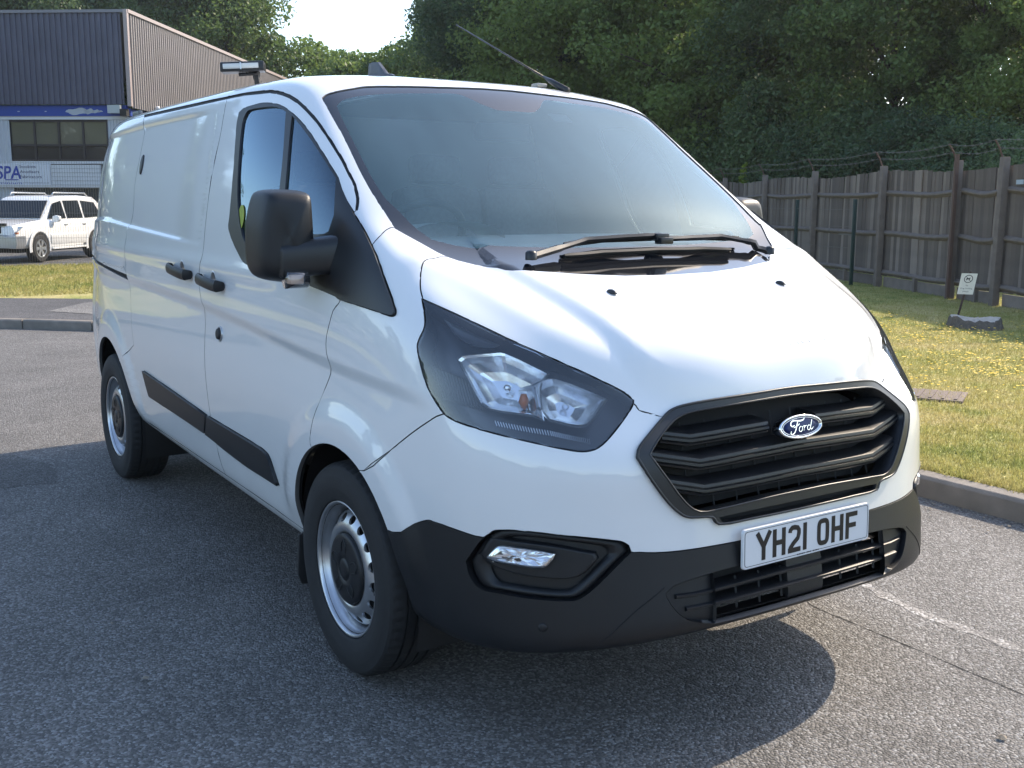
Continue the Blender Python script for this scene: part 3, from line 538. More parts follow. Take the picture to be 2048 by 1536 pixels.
UV={
 'lamp':[(4.047,7.458),(4.112,7.273),(4.193,7.074),(4.334,6.877),(4.403,6.72),(4.407,6.43),(4.373,6.015),(4.316,5.747),(4.234,5.488),(4.104,5.383),(3.702,5.27),(3.239,5.161),(2.837,5.068),(2.676,5.065),(2.521,5.139),(2.351,5.347),(2.133,5.705),(2.005,5.936),(1.988,6.016),(2.073,6.133),(2.355,6.349),(2.857,6.726),(3.365,7.107),(3.67,7.284)],
 'grille_in':[(0,3.916),(0.327,3.916),(0.732,3.891),(1.123,3.855),(1.406,3.848),(1.58,4.057),(1.759,4.526),(1.92,4.98),(1.745,5.347),(1.574,5.62),(1.405,5.746),(1.033,5.814),(0.568,5.857),(0.142,5.878),(0,5.878)],
 'grille_frame':[(0,6.009),(0.119,6.009),(0.548,5.987),(1.014,5.953),(1.388,5.896),(1.564,5.831),(1.672,5.713),(1.949,5.264),(2.038,5.089),(2.066,4.933),(1.935,4.491),(1.779,4.077),(1.624,3.831),(1.507,3.768),(1.253,3.73),(1.177,3.59),(0.744,3.587),(0.34,3.588),(0,3.588)],
 'grille_low':[(0,3.742),(0.334,3.742),(0.738,3.73),(1.17,3.704),(1.124,3.606),(0.743,3.605),(0.339,3.606),(0,3.606)],
 'ws_glass':[(2.951,11.319),(2.833,11.486),(2.69,11.618),(2.324,11.823),(1.917,11.985),(1.281,12.117),(0.838,12.179),(0.682,11.975),(0.552,11.721),(0.428,11.565),(0.308,11.461),(0,11.461),(0,8.331),(1.414,8.331),(1.977,8.333),(2.397,8.381),(2.7,8.482),(2.772,8.748),(2.806,9.058),(2.917,9.385),(2.973,10.022),(2.965,10.863)],
 'ws':[(3.225,11.598),(3.049,11.762),(2.766,11.963),(2.491,12.165),(2.224,12.389),(1.736,12.515),(1.286,12.572),(0.754,12.629),(0.311,12.703),(0,12.703),(0,7.75),(2.0,7.8),(2.198,7.853),(2.436,7.95),(2.841,8.092),(3.012,8.348),(3.223,8.681),(3.121,8.951),(3.111,9.386),(3.149,9.885),(3.166,10.684),(3.236,11.482)],
 'fog':[(4.093,3.119),(4.059,3.191),(3.971,3.332),(3.833,3.456),(3.512,3.512),(2.985,3.498),(2.434,3.428),(2.338,3.355),(2.315,3.24),(2.53,2.977),(2.723,2.716),(2.925,2.464),(3.059,2.387),(3.481,2.382),(3.873,2.391),(4.097,2.391),(4.201,2.568),(4.229,2.793)],
 'fog_lens':[(4.005,2.939),(3.933,3.071),(3.851,3.171),(3.637,3.192),(3.404,3.187),(3.241,3.16),(3.304,3.017),(3.398,2.903),(3.722,2.889),(3.968,2.893)],
 'low_grille':[(0,2.806),(0.517,2.806),(0.987,2.757),(1.187,2.735),(1.522,2.671),(1.81,2.575),(1.92,2.447),(1.911,2.365),(1.8,2.034),(1.713,1.84),(1.595,1.652),(1.417,1.469),(1.24,1.327),(0.607,1.307),(0.133,1.342),(0,1.342)],
 'win':[(6.685,8.613),(6.663,8.889),(6.583,9.763),(6.455,10.975),(6.339,11.381),(6.152,11.495),(5.771,11.552),(5.346,11.586),(4.899,11.48),(4.641,11.274),(4.302,10.761),(4.09,10.191),(3.902,9.701),(3.984,9.053),(5.017,8.494),(5.318,7.77),(5.292,7.618),(5.351,7.39),(5.679,7.557),(6.029,7.692),(6.447,7.833),(6.554,8.042)],
 'glass_r':[(6.512,9.388),(6.421,10.364),(6.262,11.049),(6.089,11.308),(5.929,11.407),(5.408,11.425),(4.946,11.38),(4.712,11.203),(5.275,10.28),(5.63,9.55),(5.911,8.65),(6.041,8.062),(6.394,8.15),(6.487,8.497)],
 'glass_f':[(4.582,11.071),(4.385,10.634),(4.162,10.093),(3.988,9.682),(5.016,8.645),(5.363,8.591),(5.806,8.676),(5.509,9.548),(5.137,10.272)],
 'sail':[(3.984,9.053),(4.115,8.709),(4.322,8.32),(4.519,7.765),(4.565,7.286),(4.59,7.215),(4.632,7.18),(4.702,7.171),(5.023,7.261),(5.327,7.348),(5.351,7.39),(5.292,7.618),(5.318,7.77),(5.017,8.494)],
 'mould_r':[(7.953,3.698),(7.487,3.491),(7.058,3.281),(7.116,2.603),(7.535,2.749),(7.896,2.85)],
 'mould_f':[(7.041,3.278),(6.702,3.209),(6.381,3.146),(6.327,3.114),(6.281,3.046),(6.237,2.673),(6.204,2.22),(6.632,2.264),(7.101,2.591)],
 'track':[(11.15,7.28),(9.5,7.2),(8.8,7.13),(8.165,6.957),(8.166,6.769),(8.8,7.03),(9.5,7.1),(11.15,7.18)],
 'gutter':[(8.295,12.362),(7.465,12.268),(6.309,12.222),(5.309,12.171),(4.808,12.093),(4.333,11.772),(3.806,10.992),(3.49,10.133),(3.426,9.58),(3.538,9.32),(3.817,9.084),(3.874,9.084),(3.608,9.31),(3.49,9.562),(3.558,10.085),(3.889,10.929),(4.415,11.667),(4.888,11.957),(5.336,12.014),(6.267,12.071),(7.434,12.083),(8.24,12.13)],
 'door':[(6.714,12.185),(5.982,12.134),(5.322,12.082),(4.871,12.007),(4.385,11.693),(3.861,10.941),(3.534,10.094),(3.468,9.562),(3.585,9.31),(3.849,9.084),(4.181,8.98),(5.097,8.276),(5.292,7.618),(5.321,7.349),(5.452,7.102),(5.554,6.603),(5.568,6.25),(5.548,5.936),(5.582,5.544),(5.672,4.907),(5.709,4.275),(5.724,3.912),(5.675,3.533),(5.831,2.616),(5.942,1.509),(6.021,0.795),(7.005,0.796),(6.98,0.78),(7.002,2.486),(7.024,3.732),(7.033,5.093),(7.029,6.481),(7.049,6.812),(7.074,7.244),(7.038,7.933),(7.022,8.577),(6.955,9.788),(6.814,11.028)],
 'slide':[(6.714,12.185),(7.455,12.192),(8.253,12.192),(8.201,11.692),(8.168,10.73),(8.179,9.747),(8.152,8.991),(8.19,8.372),(8.195,7.643),(8.166,6.717),(8.146,6.215),(8.12,5.153),(8.095,4.418),(8.365,3.696),(8.183,2.148),(8.127,0.131),(7.456,0.706),(6.98,0.78),(7.002,2.486),(7.024,3.732),(7.033,5.093),(7.029,6.481),(7.049,6.812),(7.074,7.244),(7.038,7.933),(7.022,8.577),(6.955,9.788),(6.814,11.028)],
 'sill':[(6.021,0.795),(7.005,0.796),(8.019,0.702),(9.2,0.702),(9.2,0),(5.7,0),(5.7,0.6)],
 'hood':[(0,8.0),(0.422,7.992),(1.119,7.949),(1.82,7.941),(2.174,7.937),(2.423,7.942),(2.611,8.017),(2.841,8.092),(3.237,7.999),(3.479,7.949),(3.629,7.888),(3.828,7.744),(3.972,7.586),(4.034,7.437),(3.683,7.265),(3.238,6.825),(2.809,6.469),(2.356,6.099),(1.991,5.952),(1.946,5.851),(1.824,5.785),(1.671,5.717),(1.133,5.494),(0,5.514886763837245)],
 'black':[(4.94,2.861),(4.747,3.155),(4.625,3.3),(4.549,3.326),(4.298,3.294),(4.019,3.274),(3.912,3.412),(3.833,3.456),(3.512,3.512),(2.985,3.498),(2.434,3.428),(2.338,3.355),(2.315,3.24),(2.019,3.204),(1.686,3.195),(1.159,3.206),(0.927,3.21),(0,3.21),(0,0),(5.6,0),(5.6,2.861)],
 'bumper':[(5.188,3.849),(4.985,4.383),(4.762,4.853),(4.521,5.207),(4.248,5.484),(3.499,5.844),(2.682,5.846),(2.035,5.969),(1.991,5.952),(1.824,5.785),(1.671,5.722),(1.133,5.494),(0,5.675593101063805),(0,0),(5.6,0),(5.6,3.6)],
 'fender':[(3.209,8.693),(3.348,8.691),(3.765,8.553),(4.292,8.349),(4.774,8.079),(5.292,7.618),(5.321,7.349),(5.452,7.102),(5.554,6.603),(5.568,6.25),(5.548,5.936),(5.582,5.544),(5.672,4.907),(5.709,4.275),(5.724,3.912),(5.675,3.533),(5.831,2.616),(5.942,1.509),(5.9,0),(5.1,0),(5.1,3.6),(5.188,3.849),(4.985,4.383),(4.762,4.853),(4.521,5.207),(4.248,5.484),(3.92,6.737),(4.034,7.437),(3.972,7.586),(3.828,7.744),(3.629,7.888),(3.479,7.949),(3.237,7.999),(2.841,8.092),(2.769,8.443)],
 'recess':[(11.0,11.55),(8.736,11.553),(8.167,11.649),(7.542,11.676),(7.032,11.669),(6.947,11.56),(6.944,11.234),(7.034,9.411),(7.072,8.67),(7.096,8.164),(8.195,8.509),(8.863,8.672),(11.0,8.55)],
 'ridgeA':[(2.185,7.926),(2.072,7.889),(1.948,7.31),(1.801,6.696),(1.464,6.241),(1.298,5.931)],
 'ridgeB':[(3.514,7.958),(3.165,7.777),(2.928,7.543),(2.728,7.253),(2.534,6.996),(2.131,6.486),(1.912,6.202)],
}
AUX={
 'wipeA_blade':[(1.022,8.271),(0.393,8.367),(-0.406,8.384),(-1.269,8.344),(-1.908,8.245)],
 'wipeA_arm':[(1.73,7.973),(1.204,8.145),(0.686,8.315),(0.114,8.33),(-0.427,8.322)],
 'wipeB_blade':[(1.207,8.037),(0.59,8.115),(-0.287,8.144),(-1.04,8.111),(-1.499,8.03)],
 'wipeB_arm':[(-2.429,7.96),(-2.026,8.114),(-1.528,8.293),(-0.941,8.287),(-0.451,8.249)],
 'slat1':[(1.77,2.324),(1.509,2.31),(1.243,2.338),(0.809,2.387),(0.345,2.408)],
 'slat2':[(1.645,1.995),(1.256,2.001),(0.825,2.02),(0.363,2.037)],
 'lampA':[(3.835,6.586),(3.74,6.657),(3.377,6.715),(3.227,6.714),(2.876,6.433),(3.009,6.241),(3.092,5.722),(3.187,5.783),(3.617,5.803),(3.703,5.879)],
 'lampB':[(3.036,6.24),(2.907,6.322),(2.765,6.346),(2.356,6.099),(2.307,6.06),(2.569,5.673),(2.719,5.637),(2.984,5.716),(3.054,5.905)],
 'drl':[(3.643,5.551),(3.507,5.542),(3.029,5.486),(2.558,5.362),(2.661,5.27),(3.322,5.386)],
 'lamptrim':[(4.372,6.42),(4.129,6.385),(3.82,6.271),(3.741,5.89),(3.74,5.701),(3.92,5.734),(4.308,5.789)],
 'lampeye':[(3.826,7.248),(3.558,7.1),(3.204,6.892),(3.317,6.854),(3.598,6.884),(3.778,7.035)],
 'handS':[(7.404,7.497),(7.147,7.366)],
 'handF':[(7.018,7.348),(6.738,7.195)],
 'lock':[(6.839,5.839)],
 'slam':[(8.097,10.286)],
 'jet':[(1.149,7.523),(-1.84,7.548)],
 'net':[(-0.106,6.56),(-0.902,6.582)],
 'sens':[(3.395,1.829)],
 'seam':[(2.754,1.291),(2.365,2.063),(1.933,2.567)],
 'plate':[(0.881,3.388),(-0.97,3.441),(-0.904,2.746),(0.93,2.701)],
 'sticker':[(6.479,9.007)],
 'logo':[(0.73,6.991),(-0.469,6.977)],
}
# ---------------------------------------------------------------- van body panels
def spl(poly, n=3, closed=True, ang=42):
    p = np.array(poly, float); k = len(p); out = []
    asp = np.array([.3, .14])
    def corner(i):
        if not closed and i in (0, k-1): return True
        a = (p[i]-p[i-1])*asp; b = (p[(i+1) % k]-p[i])*asp
        c = np.dot(a, b)/(np.linalg.norm(a)*np.linalg.norm(b)+1e-12)
        return c < math.cos(math.radians(ang))
    cor = [corner(i) and not (closed and p[i][0] < 1e-6) for i in range(k)]
    for i in range(k if closed else k-1):
        p1, p2 = p[i], p[(i+1) % k]; L = np.linalg.norm(p2-p1)
        def tan(j):
            a = p[(j-1) % k]; b = p[(j+1) % k]; d = b-a; d = d/(np.linalg.norm(d)+1e-12)
            if p[j][0] < 1e-6: d = np.array([1. if (b if j == i else a)[0] > p[j][0] else 0., 0.])*(1 if j == i else -1)
            return d*L
        t1 = (p2-p1) if cor[i] else tan(i); t2 = (p2-p1) if cor[(i+1) % k] else tan((i+1) % k)
        for s in range(n):
            t = s/n; h = (2*t**3-3*t**2+1, t**3-2*t**2+t, -2*t**3+3*t**2, t**3-t**2)
            out.append(h[0]*p1+h[1]*t1+h[2]*p2+h[3]*t2)
    if not closed: out.append(p[-1])
    out = np.array(out); out[:, 0] = np.maximum(out[:, 0], 0); out[:, 1] = np.clip(out[:, 1], 0, 15)
    return out
def pip(P, poly):
    x, y = P[:, 0], P[:, 1]; ins = np.zeros(len(P), bool); n = len(poly)
    for i in range(n):
        x1, y1 = poly[i]; x2, y2 = poly[(i+1) % n]
        if y1 == y2: continue
        c = ((y1 > y) != (y2 > y)); ins ^= c & (x < (x2-x1)*(y-y1)/(y2-y1)+x1)
    return ins
def segdist(P, poly, closed):
    d = np.full(len(P), 1e9); n = len(poly)
    for i in range(n if closed else n-1):
        a = poly[i]; b = poly[(i+1) % n]; e = b-a; L = e@e+1e-12
        t = np.clip(((P-a)@e)/L, 0, 1); q = P-a-t[:, None]*e
        d = np.minimum(d, (q**2).sum(1))
    return np.sqrt(d)
def sstep(a, b, x):
    t = np.clip((x-a)/(b-a), 0, 1); return t*t*(3-2*t)
FW = np.array([1.0, .345]); RW = np.array([3.933, .345])
POLY = {k: spl(v, 3, k not in ('ridgeA', 'ridgeB')) for k, v in UV.items()}
def xz(poly): q = S(poly[:, 0], poly[:, 1]); return q[:, [0, 2]]
REC = xz(POLY['recess'])
RA = S(POLY['ridgeA'][:, 0], POLY['ridgeA'][:, 1])[:, :2]; RB = S(POLY['ridgeB'][:, 0], POLY['ridgeB'][:, 1])[:, :2]
SWX = [.3, .6, .95, 1.3, 1.8, 2.3, 3.0, 4.2, 4.9]; SWZ = [.95, .985, 1.005, 1.03, 1.07, 1.10, 1.125, 1.15, 1.155]
def disp(u, v, X):
    u = np.abs(u); d = np.zeros(len(u)); XZ = X[:, [0, 2]]; XY = np.abs(X[:, :2])*np.array([1, 1.])
    XY[:, 0] = X[:, 0]
    side = sstep(4.2, 5.0, u)*(1-sstep(10.6, 11.2, u))
    m = (u > 6) & (u < 11.3) & (v > 7)
    if m.any():
        sd = segdist(XZ[m], REC, True)*np.where(pip(XZ[m], REC), 1, -1)
        d[m] -= .014*sstep(-.010, .016, sd)*(.12+.88*sstep(2.42, 2.75, X[m][:, 0]))
    t = np.interp(X[:, 0], SWX, SWZ)-X[:, 2]
    d -= side*.016*sstep(0, .055, t)*np.exp(-(np.maximum(t, 0)/.22)**2)
    t2 = 1.255+.012*(X[:, 0]-2)-X[:, 2]
    d += side*sstep(5.6, 6.4, u)*.006*np.exp(-((t2-.02)/.035)**2)*(X[:, 0] > 1.5)
    for c, r0, z0 in ((FW, .40, .016), (RW, .435, .016)):
        r = np.hypot(X[:, 0]-c[0], X[:, 2]-c[1])
        f = sstep(3.9, 4.9, u)*(u < 11)*(v < 8)
        d += f*z0*(1-sstep(r0+.055, r0+.15, r))*sstep(.36, .50, X[:, 2])
    hd = (v > 5.3) & (v < 8.6) & (u < 4.2)
    if hd.any():
        q = XY[hd]; w = sstep(5.6, 6.6, v[hd])
        da = segdist(q, RA, False); ya = np.interp(q[:, 0], RA[::-1, 0], RA[::-1, 1]); sa = np.where(q[:, 1] < ya, da, -da)
        d[hd] += w*.019*sstep(-.055, .012, sa)*(1-.5*sstep(.0, .34, sa))
        db = segdist(q, RB, False)
        d[hd] += sstep(6.0, 7.0, v[hd])*.011*np.exp(-(db/.05)**2)
    return d
def FS(u, v, off=0.):
    X, N = S(u, v, True); return X-N*(disp(u, v, X)+off)[:, None]
def FSN(u, v, off=0.):
    e = 2e-3; us = np.where(np.abs(u) < e, e, u)
    P0 = FS(u, v, off)
    a = FS(us+e, v, off)-FS(us-e, v, off); vv = np.clip(v, e, 15-e-.02); b = FS(us, vv+e, off)-FS(us, vv-e, off)
    n = -np.cross(a, b); L = np.linalg.norm(n, axis=1, keepdims=True); X, N = S(u, v, True)
    n = np.where(L > 1e-12, n/np.maximum(L, 1e-12), -N)
    bad = (n*-N).sum(1) < .3; n[bad] = -N[bad]
    n[np.abs(u) < 1e-6, 1] = 0; n /= np.linalg.norm(n, axis=1, keepdims=True)+1e-12
    return P0, n
# ---- planar subdivision of the (u,v) domain
ARCH = {}
def arch_poly(c, r, zlow=.0):
    """circle around a wheel centre mapped into (u,v)"""
    th = np.linspace(-.25*math.pi, 1.25*math.pi, 64); tgt = [(c[0]+r*math.cos(a)*(1.0 if math.sin(a) > 0 else 1+.10*abs(math.sin(a))), c[1]+r*math.sin(a)) for a in th]
    res = []
    for x, z in tgt:
        u, v = (5.5, 3.) if c[0] < 2 else (8.7, 3.)
        for _ in range(30):
            q = S(np.array([u, u+1e-4, u]), np.array([v, v, v+1e-4])); J = np.array([(q[1]-q[0])[[0, 2]], (q[2]-q[0])[[0, 2]]]).T/1e-4
            st = np.linalg.lstsq(J, np.array([x, z])-q[0][[0, 2]], rcond=None)[0]; u += np.clip(st[0], -.4, .4); v += np.clip(st[1], -.8, .8); v = min(max(v, -.4), 10)
        res.append((u, max(v, 0)))
    return np.array([p for p in res])
POLY['archF'] = arch_poly(FW, .398); POLY['archR'] = arch_poly(RW, .43)
POLY['tail'] = np.array([(10.75, 5.3), (11.25, 5.3), (11.25, 9.6), (10.85, 9.6)])
ORDER = ['archF', 'archR', 'lamp', 'grille_in', 'grille_low', 'grille_frame', 'ws_glass', 'ws', 'fog_lens', 'fog', 'low_grille', 'glass_r', 'glass_f', 'sail', 'win', 'mould_f', 'mould_r', 'track', 'gutter', 'sill', 'door', 'slide', 'hood', 'black', 'bumper', 'fender', 'tail']
def ffind(y, z, u=.5, v=5.):
    """(u,v) on the front of the body at given y,z"""
    for _ in range(40):
        q = S(np.array([u, u+1e-4, u]), np.array([v, v, v+1e-4])); J = np.array([(q[1]-q[0])[[1, 2]], (q[2]-q[0])[[1, 2]]]).T/1e-4
        st = np.linalg.lstsq(J, np.array([y, z])-q[0][[1, 2]], rcond=None)[0]; u += np.clip(st[0], -.3, .3); v += np.clip(st[1], -.6, .6); u = max(u, 0)
    return u, v
def cdt():
    gu = np.unique(np.concatenate([np.arange(0, 12.001, 1/18)])); gv = np.arange(0, 15.001, .09)
    U, V = np.meshgrid(gu, gv); pts = np.stack([U.ravel(), V.ravel()], 1)
    # finer rows where the surface has tight relief
    extra = []
    for uu in np.arange(1.0, 3.6, .04):
        for vv in np.arange(5.6, 8.0, .125): extra.append((uu, vv+.06))
    for off in (-.012, -.004, .004, .012, .02):
        pass
    pts = list(map(tuple, pts))+extra; edges = []
    def addloop(p, closed=True):
        n0 = len(pts); pts.extend([tuple(q) for q in p]); n = len(p)
        edges.extend([(n0+i, n0+(i+1) % n) for i in range(n if closed else n-1)])
    for k in ORDER: addloop(POLY[k])
    for y0 in (.072, .35):
        addloop([ffind(y0, z, y0*3.5+.05, 1.+(z-.34)*9) for z in np.linspace(.355, .52, 14)], False)
    # recess flanks: rings either side of the recess outline
    asp = np.array([1/.9, 1/.14]); rp0 = POLY['recess']; rp = []
    for i in range(len(rp0)):
        a_, b_ = rp0[i], rp0[(i+1) % len(rp0)]; nn = max(1, int(np.linalg.norm((b_-a_)/asp)/.016))
        rp += [a_+(b_-a_)*k/nn for k in range(nn)]
    rp = np.array(rp)
    for off in (-.011, -.005, .0, .006, .012, .017):
        q = rp.copy(); t = (np.roll(rp, -1, 0)-np.roll(rp, 1, 0))/asp; nrm = np.stack([t[:, 1], -t[:, 0]], 1); nrm /= np.linalg.norm(nrm, axis=1, keepdims=True)+1e-9
        c = rp.mean(0); sgn = np.sign(((c-rp)/asp*nrm).sum(1)); q = rp+nrm*sgn[:, None]*off*asp
        pts.extend([tuple(z) for z in q])
    for cN, r0, rr in (('archF', .398, (.01, .025, .04, .055, .067, .08, .092, .104, .116, .128, .14, .155)), ('archR', .43, (.01, .025, .04, .06, .072, .085, .097, .109, .121, .133, .145, .16))):
        for q in rr: pts.extend([tuple(z) for z in arch_poly(FW if cN == 'archF' else RW, r0+q)[6:-6] if z[1] > .2])
    us = np.concatenate([np.arange(4.2, 11, .1)])
    for dz in (-.003, .012, .025, .04, .055):      # swage line
        X = np.interp(us, range(13), T[6][:, 0]*.5+T[7][:, 0]*.5); z = np.interp(X, SWX, SWZ)-dz
        for u, zz_ in zip(us, z):
            v = np.interp(zz_, S(np.full(60, u), np.linspace(4, 9, 60))[:, 2], np.linspace(4, 9, 60)); pts.append((u, v))
    pts_ = [Vector(p) for p in pts]
    v, e, f, *_ = delaunay_2d_cdt(pts_, edges, [], 0, 1e-5)
    v = np.array([tuple(p) for p in v]); f = np.array([t for t in f if len(t) == 3])
    return v, f
CV, CF = cdt()
cen = CV[CF].mean(1); cls = np.full(len(CF), -1)
for i, k in reversed(list(enumerate(ORDER))):
    cls[pip(cen, POLY[k])] = i
rest = cls == -1
names = ORDER+['roof', 'side_panel', 'rear']
cls[rest] = len(ORDER)
zc_ = S(cen[:, 0], cen[:, 1])
cls[rest & (cen[:, 0] > 6.4) & (cen[:, 1] < 12.25)] = len(ORDER)+1
cls[(cls == len(ORDER)+1) & (cen[:, 0] > 11.25)] = len(ORDER)+2
names += ['quarter_end', 'lower_quarter']; cls[(cls == len(ORDER)+1) & (cen[:, 1] < 7.15)] = len(ORDER)+4; cls[(cls == len(ORDER)+4) & (cen[:, 0] < 8.9) & (cen[:, 1] < 2.6)] = len(ORDER)+3
cls[(cls == len(ORDER)+1) & (cen[:, 0] < 7.6)] = len(ORDER)
cls[np.isin(cls, [len(ORDER)+3, len(ORDER)+4]) & (cen[:, 0] < 8.0)] = ORDER.index('slide')
VX, VN = FSN(CV[:, 0], CV[:, 1])
ISIDE = {}
def panel(name, keys, mat, parent, side=0, off=0., gap=.0021, depth=.016, only=None):
    """side 0: both halves in one mesh; 1: right half; -1: left half"""
    ids = [names.index(k) for k in keys]; fm = np.isin(cls, ids)
    if only is not None: fm &= only
    F = CF[fm]; used = np.unique(F); mp = -np.ones(len(CV), int); mp[used] = np.arange(len(used)); F = mp[F]
    P = VX[used]+VN[used]*off; N = VN[used].copy(); uv = CV[used]
    # boundary
    E = np.concatenate([F[:, [0, 1]], F[:, [1, 2]], F[:, [2, 0]]]); Es = np.sort(E, 1); key = Es[:, 0]*10**6+Es[:, 1]
    uq, inv, cnt = np.unique(key, return_inverse=True, return_counts=True); bd = E[cnt[inv] == 1]
    tri = np.concatenate([np.arange(len(F))]*3)[cnt[inv] == 1]
    cenm = P[F].mean(1)
    keep = ~((uv[bd[:, 0], 0] < 1e-4) & (uv[bd[:, 1], 0] < 1e-4)); bd = bd[keep]; tri = tri[keep]
    ind = np.zeros_like(P)
    for c in (0, 1):
        e = P[bd[:, 1]]-P[bd[:, 0]]; e /= np.linalg.norm(e, axis=1, keepdims=True)+1e-12
        w = cenm[tri]-P[bd[:, 0]]; w -= (w*e).sum(1, keepdims=True)*e; w /= np.linalg.norm(w, axis=1, keepdims=True)+1e-12
        np.add.at(ind, bd[:, c], w)
    L = np.linalg.norm(ind, axis=1, keepdims=True); bv = (L[:, 0] > 1e-6); ind = np.where(L > 1e-6, ind/np.maximum(L, 1e-9), 0)
    cen0 = uv[:, 0] < 1e-4; ind[cen0, 1] = 0
    P = P+ind*gap
    bi = np.nonzero(bv)[0]; n0 = len(P)
    rim = P[bi]; fl = P[bi]-N[bi]*depth+ind[bi]*.0006
    m1 = -np.ones(n0, int); m1[bi] = np.arange(len(bi))
    a = m1[bd[:, 0]]; b = m1[bd[:, 1]]; nb = len(bi)
    V = np.concatenate([P, rim, fl]); Q = np.stack([b+n0, a+n0, a+n0+nb, b+n0+nb], 1)
    rn = -ind[bi]; Nn = np.concatenate([N, rn*.9+N[bi]*.3, rn])
    Ft = np.concatenate([F, Q[:, [0, 1, 2]], Q[:, [0, 2, 3]]])
    # outward orientation
    g = np.cross(V[Ft[:, 1]]-V[Ft[:, 0]], V[Ft[:, 2]]-V[Ft[:, 0]]); flip = (g*Nn[Ft].mean(1)).sum(1) < 0
    Ft[flip] = Ft[flip][:, ::-1]
    mir = np.array([1, -1, 1.])
    if side == 0:
        n = len(V); V = np.concatenate([V, V*mir]); Nn = np.concatenate([Nn, Nn*mir]); Ft = np.concatenate([Ft, Ft[:, ::-1]+n])
        # weld the centre line
        c0 = np.nonzero(np.abs(V[:n, 1]) < 1e-5)[0]; mp2 = np.arange(2*n); mp2[c0+n] = c0; Ft = mp2[Ft]
    elif side == -1: V = V*mir; Nn = Nn*mir; Ft = Ft[:, ::-1]
    Nn /= np.linalg.norm(Nn, axis=1, keepdims=True)+1e-12
    if mat is M['paint']:
        mi = np.tile((np.arange(len(F)+2*len(Q)) >= len(F)).astype(int), 2 if side == 0 else 1)
        return mesh(name, V, Ft, [mat, M['gapdark']], parent, True, Nn, midx=mi)
    return mesh(name, V, Ft, mat, parent, True, Nn)
def on_surf(u, v, off=0.):
    P, n = FSN(np.array([u], float), np.array([v], float), off); return Vector(P[0])+0*Vector(n[0]), Vector(n[0])
def sfind(x, z, u=6., v=6.):
    """(u,v) on the right-hand side of the body at given x,z"""
    for _ in range(40):
        q = S(np.array([u, u+1e-4, u]), np.array([v, v, v+1e-4])); J = np.array([(q[1]-q[0])[[0, 2]], (q[2]-q[0])[[0, 2]]]).T/1e-4
        st = np.linalg.lstsq(J, np.array([x, z])-q[0][[0, 2]], rcond=None)[0]; u += np.clip(st[0], -.4, .4); v += np.clip(st[1], -.8, .8)
    return u, v
def tfind(x, y, u=.5, v=14.):
    for _ in range(40):
        q = S(np.array([u, u+1e-4, u]), np.array([v, v, v+1e-4])); J = np.array([(q[1]-q[0])[[0, 1]], (q[2]-q[0])[[0, 1]]]).T/1e-4
        st = np.linalg.lstsq(J, np.array([x, y])-q[0][[0, 1]], rcond=None)[0]; u += np.clip(st[0], -.3, .3); v += np.clip(st[1], -.5, .5); u = max(u, 0); v = min(v, 15)
    return u, v

M['gapdark'] = simple('shut_line_shadow_paint', (.10, .10, .10), .6)
van = empty('delivery_van')
tag(van, 'large white panel van with black grille and bumper parked on the road', 'van')
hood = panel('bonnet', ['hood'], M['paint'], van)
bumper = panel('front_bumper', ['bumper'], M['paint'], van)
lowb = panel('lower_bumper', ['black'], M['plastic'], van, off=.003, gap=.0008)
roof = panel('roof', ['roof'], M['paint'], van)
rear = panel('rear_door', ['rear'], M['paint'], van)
parts = {}
for sd_ in (1, -1):
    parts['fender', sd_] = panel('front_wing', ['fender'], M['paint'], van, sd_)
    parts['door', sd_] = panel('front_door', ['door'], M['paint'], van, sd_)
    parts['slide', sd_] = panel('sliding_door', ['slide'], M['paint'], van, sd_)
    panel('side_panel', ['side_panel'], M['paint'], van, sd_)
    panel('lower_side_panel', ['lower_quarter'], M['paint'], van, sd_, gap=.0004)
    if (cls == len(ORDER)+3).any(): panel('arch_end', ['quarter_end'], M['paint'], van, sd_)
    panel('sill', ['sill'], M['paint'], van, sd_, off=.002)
    panel('window_surround', ['win'], M['trim'], parts['door', sd_], sd_, off=.001, gap=0.0)
    panel('window_glass', ['glass_r'], M['sideglass'], parts['door', sd_], sd_, off=-.006, gap=0, depth=.002)
    panel('window_glass', ['glass_f'], M['sideglass'], parts['door', sd_], sd_, off=-.006, gap=0, depth=.002)
    panel('corner_trim', ['sail'], M['trim'], van, sd_, off=.010, gap=.002, depth=.02)
    panel('side_moulding', ['mould_f'], M['plastic'], parts['door', sd_], sd_, off=.012, gap=.0012, depth=.018)
    panel('side_moulding', ['mould_r'], M['plastic'], parts['slide', sd_], sd_, off=.012, gap=.0012, depth=.018)
    panel('door_track', ['track'], M['dark'], van, sd_, off=-.008, gap=0, depth=.002)
    panel('gutter_seal', ['gutter'], M['rubber'], van, sd_, off=-.005, gap=0, depth=.004)
    panel('tail_lamp', ['tail'], simple('tail_lamp_red', (.25, .01, .01), .1, coat=1), van, sd_)
ws = panel('windscreen', ['ws_glass'], M['ws'], van, off=-.004, gap=0, depth=.004)
panel('windscreen_border', ['ws'], M['frit'], ws, off=-.004, gap=0, depth=.004)
# inner shell (dark) closes the panel gaps; open at the windows
def shell():
    skip = [names.index(k) for k in ('ws_glass', 'ws', 'glass_r', 'glass_f', 'archF', 'archR', 'lamp', 'grille_in', 'grille_low', 'fog', 'fog_lens', 'low_grille')]
    fm = ~np.isin(cls, skip); F = CF[fm]; P = VX-VN*.024; n = len(P)
    V = np.concatenate([P, P*np.array([1, -1, 1.])]); F2 = np.concatenate([F, F[:, ::-1]+n])
    mesh('inner_shell', V, F2, M['dark'], van, True)
shell()
